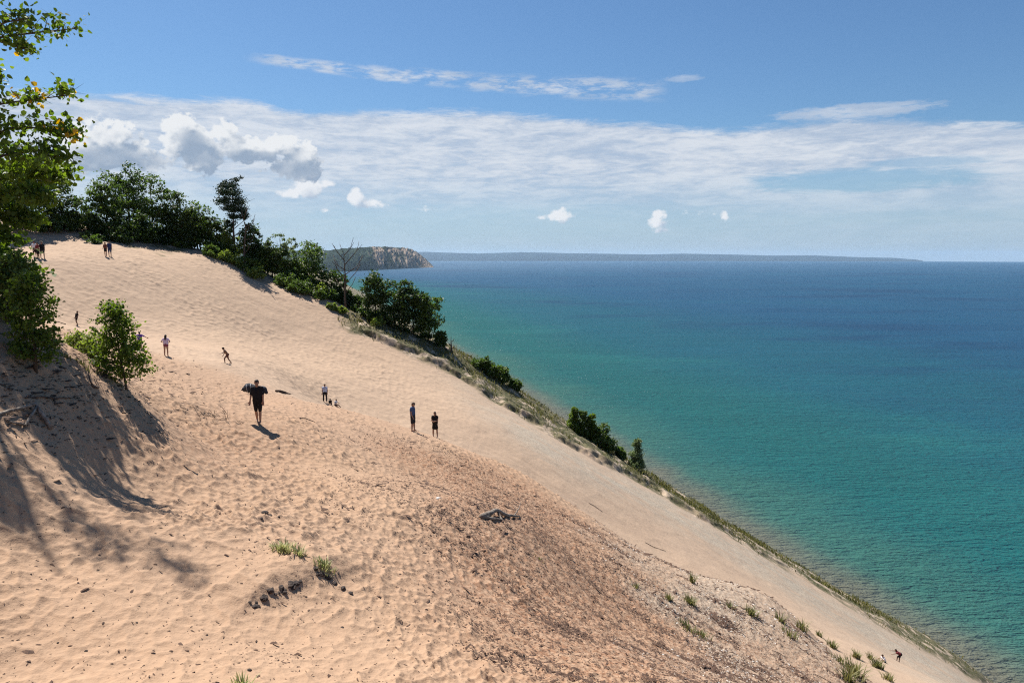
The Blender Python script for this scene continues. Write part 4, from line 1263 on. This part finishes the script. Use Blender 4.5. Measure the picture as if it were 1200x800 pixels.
def tuft(u, v, hgt, wid, n, label, seed, mat='grass', group=None, name='grass_tuft'):
    g = np.random.default_rng(seed); b = hit(u, v)
    V = []; Fc = []
    AA = g.uniform(0, 6.28, n); RR = np.minimum(abs(g.normal(size=n)), 1.5) * wid * .3
    ZZ = ground(b.x + np.cos(AA) * RR, b.y + np.sin(AA) * RR) - b.z - .02
    for i in range(n):
        a, rr, z = AA[i], RR[i], ZZ[i]
        x, y = math.cos(a) * rr, math.sin(a) * rr
        az = a + g.normal() * .7; L = hgt * g.uniform(.5, 1.15); bend = g.uniform(.15, .9); w = .006 + .0004 * b.y + hgt * .006
        px, py = -math.sin(az) * w, math.cos(az) * w; k = len(V)
        for j, t in enumerate((0, .4, .75, 1)):
            ox = math.cos(az) * bend * L * t * t; oy = math.sin(az) * bend * L * t * t; oz = L * t * (1 - .35 * bend * t)
            ww = (1, .9, .6, .12)[j]
            V += [(x + ox - px * ww, y + oy - py * ww, z + oz), (x + ox + px * ww, y + oy + py * ww, z + oz)]
        for j in range(3): Fc.append((k + 2 * j, k + 2 * j + 1, k + 2 * j + 3, k + 2 * j + 2))
    o = mesh_np(name, np.array(V), [i for f in Fc for i in f], [4] * len(Fc), M[mat])
    o.location = b
    return tag(o, label, 'grass tuft', group)


tuft(332, 645, .22, .5, 150, 'pale beachgrass tuft on the sand crest, the bigger one uphill of the black clods', 1, 'grass_pale')
tuft(350, 650, .20, .35, 60, 'low pale sprig of beachgrass between the two tufts on the sand crest', 5, 'grass_pale')
tuft(380, 666, .18, .45, 100, 'thin beachgrass tuft overhanging the black clods', 2, 'grass_pale')
tuft(284, 806, .2, .3, 60, 'few grass blades poking up at the bottom edge of the picture', 3, 'grass_pale')
for i, (u, v, h, w, n) in enumerate([(809, 708, .55, .5, 150), (811, 683, .75, .25, 60), (784, 702, .4, .3, 60), (881, 720, .6, .5, 120), (805, 735, .4, .9, 120), (822, 745, .35, .8, 90), (940, 738, .8, .6, 90), (975, 758, .9, .8, 130), (1003, 770, .9, .7, 110),
                                    (1028, 782, 1.1, .9, 190), (1020, 772, .9, .5, 80), (1003, 792, 1.1, .8, 160), (995, 799, 1.1, .8, 120), (960, 745, .7, .6, 60), (915, 728, .6, .5, 60), (1040, 796, .9, .8, 90), (856, 712, .4, .5, 50), (925, 745, .6, .8, 60), (985, 776, .6, .8, 60), (632, 655, .2, .3, 20), (745, 688, .3, .5, 40)]):
    tuft(u, v, h * .72, w * 1.1, int(n * .6), 'green grass tuft scattered on the grey lower slope', 20 + i, 'grass', 'grass tufts on the grey lower slope')
for i, (u, v, h, w, n) in enumerate([(96, 428, .2, .6, 50), (120, 440, .2, .7, 50), (78, 420, .2, .5, 30), (135, 447, .18, .4, 30)]):
    tuft(u, v, h, w, n, 'low weedy tuft at the sand edge under the sapling', 50 + i, 'grass', 'weedy tufts by the sapling')


# grass of the crest and the slope beyond: nobody could count it
def crest_grass():
    g = np.random.default_rng(77)
    bandw = (TURF * (TY > 84) * (TY < 112) * (TU > 395) * (TU < 1200) * (TK > -14)).astype(float) * np.clip(.1 + 2.2 * (fbm(TX * .3, TY * .3, 90, 4) + .12), .03, 2)
    bandw *= (.9 * sstep(-2, 8, TWID - TK) + .05) * (1 + 1.5 * (TU > 700))
    P1 = scatter(bandw, 8000, g)
    up = ((TU > 340) & (TU < 430) & (TY > 88) & (TY < 104)).astype(float) * np.clip(fbm(TX * .3, TY * .3, 91, 3) - .0, 0, 1) * sstep(-10, 6, 26 - TK + 0 * TX)
    P = P1; n = len(P)
    L = g.uniform(.22, .6, n) * np.where(np.arange(n) < len(P1), 1, .8); az = g.uniform(0, 6.28, n); be = g.uniform(.1, .6, n); w = g.uniform(.02, .05, n)
    dx, dy = np.cos(az), np.sin(az)
    V = np.zeros((n, 5, 3))
    V[:, 0] = P + np.stack([-dy * w, dx * w, 0 * w - .06], -1); V[:, 1] = P + np.stack([dy * w, -dx * w, 0 * w - .06], -1)
    mid = P + np.stack([dx * be * L * .3, dy * be * L * .3, L * .6], -1)
    V[:, 2] = mid + np.stack([dy * w, -dx * w, 0 * w], -1) * .7; V[:, 4] = mid + np.stack([-dy * w, dx * w, 0 * w], -1) * .7
    V[:, 3] = P + np.stack([dx * be * L, dy * be * L, L * (1 - .3 * be)], -1)
    o = mesh_np('crest_grass', V.reshape(-1, 3), np.arange(n * 5), np.full(n, 5), M['grass'])
    tag(o, 'dry green grass along the crest above the lake', kind='stuff')


crest_grass()


def litter(name, weight, n, smin, smax, mat, seed, label, stretch=1.):
    g = np.random.default_rng(seed); P = scatter(weight, n, g)
    rr = np.hypot(P[:, 0], P[:, 1])
    s = g.uniform(smin, smax, n) ** 1.0 * (1 + .022 * rr) * np.exp(g.normal(size=n) * .35)
    s = s * np.where(g.random(n) < .06, 1.9, 1.)
    T = np.array([(-1, -.5, 0), (.9, -.6, .05), (1.1, .4, 0), (-.7, .7, .05), (.1, 0, .55)], float)
    a = g.uniform(0, 6.28, n); ca, sa = np.cos(a), np.sin(a)
    jit = g.normal(size=(n, 5, 3)) * .22
    Q = (T[None] + jit) * s[:, None, None] * np.array([1 * stretch, .7, .8])
    X = Q[..., 0] * ca[:, None] - Q[..., 1] * sa[:, None]; Y = Q[..., 0] * sa[:, None] + Q[..., 1] * ca[:, None]
    V = np.stack([X, Y, Q[..., 2]], -1) + P[:, None]
    f = np.array([(0, 1, 4), (1, 2, 4), (2, 3, 4), (3, 0, 4)])
    idx = (np.arange(n)[:, None, None] * 5 + f[None]).reshape(-1)
    o = mesh_np(name, V.reshape(-1, 3), idx, np.full(n * 4, 3), M[mat])
    tag(o, label, kind='stuff')


CLUMP = np.clip(.25 + 1.6 * fbm((TX * .94 - TY * .34) * .6, (TX * .34 + TY * .94) * 2.0, 96, 4), 0.04, 2)
litter('bark_litter', LIT ** 1.2 * NEAR * CLUMP, 62000, .007, .017, 'litter', 501, 'dark bark and leaf crumbs strewn over the sand')
litter('leaf_litter', NEAR * (.15 + .9 * np.clip(fbm(TX * .8, TY * .8, 95, 3) + .1, 0, 1) ** 2), 9000, .006, .016, 'litter', 502, 'scattered dark crumbs on the footprinted sand', 1.3)
litter('gravel', GRAVEL * NEAR * CLUMP, 7000, .007, .016, 'stone', 503, 'grey gravel on the lower slope')
litter('slide_debris', (GRAVEL * NEAR + .25 * LIT * NEAR) * CLUMP ** 2, 9000, .012, .026, 'litter', 504, 'dark splinters lying along the slide marks', 2.6)
litter('shade_debris', NEAR * np.exp(-((TU - 60) / 110) ** 2 - ((TV - 455) / 55) ** 2), 4200, .010, .026, 'litter', 505, 'dead twigs and crumbs on the shaded slope', 2.4)


# ------------------------------------------------------------------ light and sky
SUN_EL, SUN_AZ = R(56), R(-40)      # azimuth from +Y towards +X
sd = Vector((math.sin(SUN_AZ) * math.cos(SUN_EL), math.cos(SUN_AZ) * math.cos(SUN_EL), math.sin(SUN_EL)))
sl = bpy.data.lights.new('sun', 'SUN'); sl.energy = 5.0; sl.angle = R(.53); sl.color = (1, .955, .89)
so = bpy.data.objects.new('sun', sl); COL.objects.link(so); so.rotation_euler = sd.to_track_quat('Z', 'Y').to_euler(); so.location = (-60, 60, 260)


def pix_dir(u, v):
    r = ray(u, v); return math.atan2(r[0], r[1]), math.atan2(r[2], math.hypot(r[0], r[1]))


def build_world():
    w = bpy.data.worlds.new('World'); SC.world = w; w.use_nodes = True
    nt = w.node_tree; nt.nodes.clear(); E.nt = nt
    out = nt.nodes.new('ShaderNodeOutputWorld'); bg = nt.nodes.new('ShaderNodeBackground'); bg.inputs['Strength'].default_value = .0535
    nt.links.new(bg.outputs[0], out.inputs['Surface'])
    sk = nt.nodes.new('ShaderNodeTexSky'); sk.sky_type = 'NISHITA'; sk.sun_disc = False
    sk.sun_elevation = SUN_EL; sk.sun_rotation = SUN_AZ; sk.altitude = 150; sk.air_density = 1.0; sk.dust_density = .6; sk.ozone_density = 2.2
    tc = nt.nodes.new('ShaderNodeTexCoord').outputs['Generated']
    sep = nt.nodes.new('ShaderNodeSeparateXYZ'); nt.links.new(tc, sep.inputs[0])
    x, y, z = (E(sep.outputs[i]) for i in range(3))
    az = E.m('ARCTAN2', x, y); el = E.m('ARCSINE', z)
    K = 867.
    cb = nt.nodes.new('ShaderNodeCombineXYZ'); nt.links.new((az * 10).s, cb.inputs[0]); nt.links.new((el * 10).s, cb.inputs[1]); P = cb.outputs[0]

    # --- high layered sheet
    n_a = enoise(P, .55, 6, .62, .4, sc=(1, 4.2, 1)); n_b = enoise(P, 1.6, 6, .66, .6, sc=(1, 5.5, 1), off=(3.1, 8, 0)); n_c = enoise(P, .28, 3, .5, sc=(1, 2.2, 1), off=(9, 1, 0))
    n_f = enoise(P, 5.5, 5, .7, .3, sc=(1, 4.5, 1), off=(1.3, 4, 0))
    # upper edge as a curve over azimuth
    rp = nt.nodes.new('ShaderNodeFloatCurve')
    cu = rp.mapping.curves[0]
    pts = []
    for (u, v) in ((-200, 95), (60, 106), (200, 112), (300, 117), (330, 126), (450, 128), (520, 127), (640, 135), (760, 144), (860, 150), (930, 142), (1010, 136), (1110, 140), (1190, 141), (1400, 140)):
        a, e = pix_dir(u, v); pts.append(((a + .8) / 1.6, e / .4))
    cu.points[0].location = (0, pts[0][1]); cu.points[1].location = (1, pts[-1][1])
    for p in pts: cu.points.new(*p)
    rp.mapping.update()
    nt.links.new(((az + .8) / 1.6).clamp().s, rp.inputs['Value'])
    edge = E(rp.outputs[0]) * .4 + (n_b - .5) * .022 + (n_f - .5) * .010
    below = edge - el                               # > 0 inside the sheet
    inside = estep(-.002, .012, below)
    lowfade = estep(.012, .12, el)
    dens = inside * (estep(.30, .52, n_a * .45 + n_b * .35 + n_f * .2 + (1 - estep(.0, .07, below)) * .14) * .30 + .66) * (.45 + .55 * lowfade)

    def ell(u, v, ru, rv, soft=.6, src=(az, el)):
        a, e = pix_dir(u, v)
        dx = (src[0] - a) * (K * .93 / ru); dy = (src[1] - e) * (K * .96 / rv)
        return dx * dx + dy * dy
    hole = (1 - estep(.25, 1.3, ell(1010, 211, 120, 13) + (n_b - .5) * 2.2)).max((1 - estep(.2, 1.4, ell(1090, 190, 60, 6) + (n_b - .5) * 2)) * .7)
    hole = hole.max((1 - estep(.2, 1.5, ell(640, 262, 260, 22) + (n_b - .5) * 1.6)) * .42).max((1 - estep(.2, 1.4, ell(1050, 255, 200, 7) + (n_b - .5) * 1.6)) * .35)
    dens = dens * (1 - hole * .85)
    # thin cirrus streak
    a0, e0 = pix_dir(285, 62); a1, e1 = pix_dir(770, 102)
    line = (az - a0) * ((e1 - e0) / (a1 - a0)) + e0 - .004
    dl = (el - line) * K
    wdt = 5.5 + (az - a0) * 13
    cir = (1 - estep(.1, 1.5, (dl * dl) / (wdt * wdt) + (n_b - .5) * 2.4 + (n_f - .5) * 2.2)) * estep(a0 - .005, a0 + .05, az) * (1 - estep(a1 - .02, a1 + .02, az)) * .85
    cir = cir * estep(.41, .60, n_f * .45 + enoise(P, 2.4, 3, .5, sc=(1, 3, 1), off=(6, 6, 0)) * .55)
    cir2 = (1 - estep(.2, 1.2, ell(1000, 131, 75, 8) + (n_b - .5) * 2.5 + (n_f - .5) * 2.)) * .8
    cir3 = (1 - estep(.2, 1.2, ell(800, 92, 20, 4) + (n_f - .5) * 3.)) * .4
    dens = dens.max(cir).max(cir2).max(cir3)

    # --- heaped clouds: puffs joined by noise, shaded by their own depth towards the sun side
    PUFF = [(214, 150, 17, 17), (222, 165, 27, 22), (238, 182, 26, 16), (204, 180, 16, 9), (262, 160, 19, 14), (275, 172, 30, 16), (305, 176, 30, 14), (330, 172, 20, 13), (347, 184, 26, 15), (360, 196, 19, 14), (335, 200, 26, 10),
            (128, 162, 30, 15), (150, 178, 30, 16), (112, 182, 40, 18), (165, 190, 26, 12), (120, 145, 22, 9), (96, 168, 20, 14)]
    PUFF2 = [(362, 222, 25, 11), (386, 216, 13, 7), (340, 226, 16, 7), (418, 232, 12, 11), (430, 238, 18, 7), (447, 240, 9, 4), (377, 246, 11, 3), (498, 246, 12, 4)]
    PUFF3 = [(656, 253, 16, 8), (662, 249, 8, 6), (634, 256, 8, 4), (774, 261, 13, 9), (771, 253, 7, 7), (776, 268, 15, 5), (823, 248, 11, 3), (849, 253, 4, 6)]

    def field(src, plist, nsrc, nz):
        f = None
        for (u, v, ru, rv) in plist:
            a, e = pix_dir(u, v)
            dx = (src[0] - a) * (K * .93 / ru); dy = (src[1] - e) * (K * .96 / rv)
            q = 1 - E.m('SQRT', dx * dx + dy * dy)
            q = q * (min(ru, rv) / 16.)
            f = q if f is None else E.m('SMOOTH_MAX', f, q, .25)
        return f + nz

    def puffs(off, seed):
        cbv = nt.nodes.new('ShaderNodeCombineXYZ'); aa = az + off[0]; ee = el + off[1]
        nt.links.new((aa * 10).s, cbv.inputs[0]); nt.links.new((ee * 10).s, cbv.inputs[1])
        v1 = enoise(cbv.outputs[0], 3.2, 6, .60, .25, sc=(1, 1.35, 1), off=(seed, 0, 0)); v2 = evoro(cbv.outputs[0], 7.5, 'SMOOTH_F1', sc=(1, 1.2, 1)); v3 = evoro(cbv.outputs[0], 16, 'SMOOTH_F1', sc=(1, 1.2, 1))
        nz = (v1 - .5) * 1.9 + (.38 - v2) * .7 + (.38 - v3) * .34 + (enoise(cbv.outputs[0], 22, 4, .6) - .5) * .5
        return (aa, ee), nz
    s0, nz0 = puffs((0, 0), 0); s1, nz1 = puffs((-.009, .014), 0)
    F0 = field(s0, PUFF, None, nz0); F1 = field(s1, PUFF, None, nz1)
    G0 = field(s0, PUFF2 + PUFF3, None, nz0 * .55); G1 = field(s1, PUFF2 + PUFF3, None, nz1 * .55)
    aF = estep(-.06, .20, F0); aG = estep(.0, .26, G0)
    litF = ((1 - estep(-.35, .75, F1)) * .6 + estep(-.5, .5, F0 - F1) * .5).clamp(); litG = ((1 - estep(-.3, .6, G1)) * .6 + estep(-.5, .4, G0 - G1) * .5).clamp()
    # thick bases read darker
    base_dark = (1 - estep(.0, .9, ell(236, 186, 34, 10))) .max(1 - estep(0., 1., ell(346, 200, 40, 13))).max(1 - estep(0., 1., ell(140, 186, 60, 13))).max(1 - estep(0., 1., ell(228, 168, 16, 14)) ).max(1 - estep(0., 1., ell(300, 183, 52, 7)))
    S = 10.
    def c3(t): return tuple(k * S for k in t)
    tone = estep(.40, .60, n_a * .4 + n_b * .4 + n_f * .2)
    colA = emix(tone, c3((.47, .56, .70)), c3((.78, .81, .86)))
    colA = emix((1 - lowfade) * .75, colA, c3((.50, .63, .78)))
    colF = emix((litF * (1 - base_dark * .75)).clamp(), c3((.32, .41, .54)), c3((.88, .90, .92)))
    colG = emix(litG, c3((.42, .52, .66)), c3((.88, .90, .93)))
    # sky colour: a little haze above the horizon
    hz = 1 - estep(-.01, .16, el)
    skyc = nt.nodes.new('ShaderNodeMix'); skyc.data_type = 'RGBA'; skyc.blend_type = 'MULTIPLY'; skyc.inputs[0].default_value = 1
    nt.links.new(sk.outputs[0], skyc.inputs[6]); skyc.inputs[7].default_value = (.63, .86, 1.05, 1)
    base = emix(hz * .6, skyc.outputs[2], c3((.42, .57, .74)))
    c = emix(dens * .93, base, colA)
    c = emix(aG * .95, c, colG)
    c = emix(aF * .96, c, colF)
    nt.links.new(c, bg.inputs['Color'])
    w.cycles.sampling_method = 'MANUAL'; w.cycles.sample_map_resolution = 512
    w['kind'] = 'structure'


build_world()

# ------------------------------------------------------------------ camera and output
cam = bpy.data.cameras.new('camera'); co = bpy.data.objects.new('camera', cam); COL.objects.link(co)
cam.sensor_width = 36; cam.lens = F / 1200 * 36; cam.clip_start = .1; cam.clip_end = 120000
co.location = (0, 0, CZ); co.rotation_euler = (math.pi / 2 - PITCH, 0, 0)
SC.camera = co
SC.view_settings.view_transform = 'Standard'; SC.view_settings.look = 'None'; SC.view_settings.exposure = 0.85; SC.view_settings.gamma = 1
SC.render.engine = 'CYCLES'
SC.cycles.use_denoising = False; SC.cycles.filter_width = 1.15
SC.cycles.max_bounces = 6; SC.cycles.transparent_max_bounces = 8; SC.cycles.volume_bounces = 0
SC.cycles.use_fast_gi = False
SC.cycles.sample_clamp_direct = 2.0; SC.cycles.sample_clamp_indirect = 1.5; SC.cycles.caustics_reflective = False; SC.cycles.caustics_refractive = False; SC.cycles.blur_glossy = 1.0
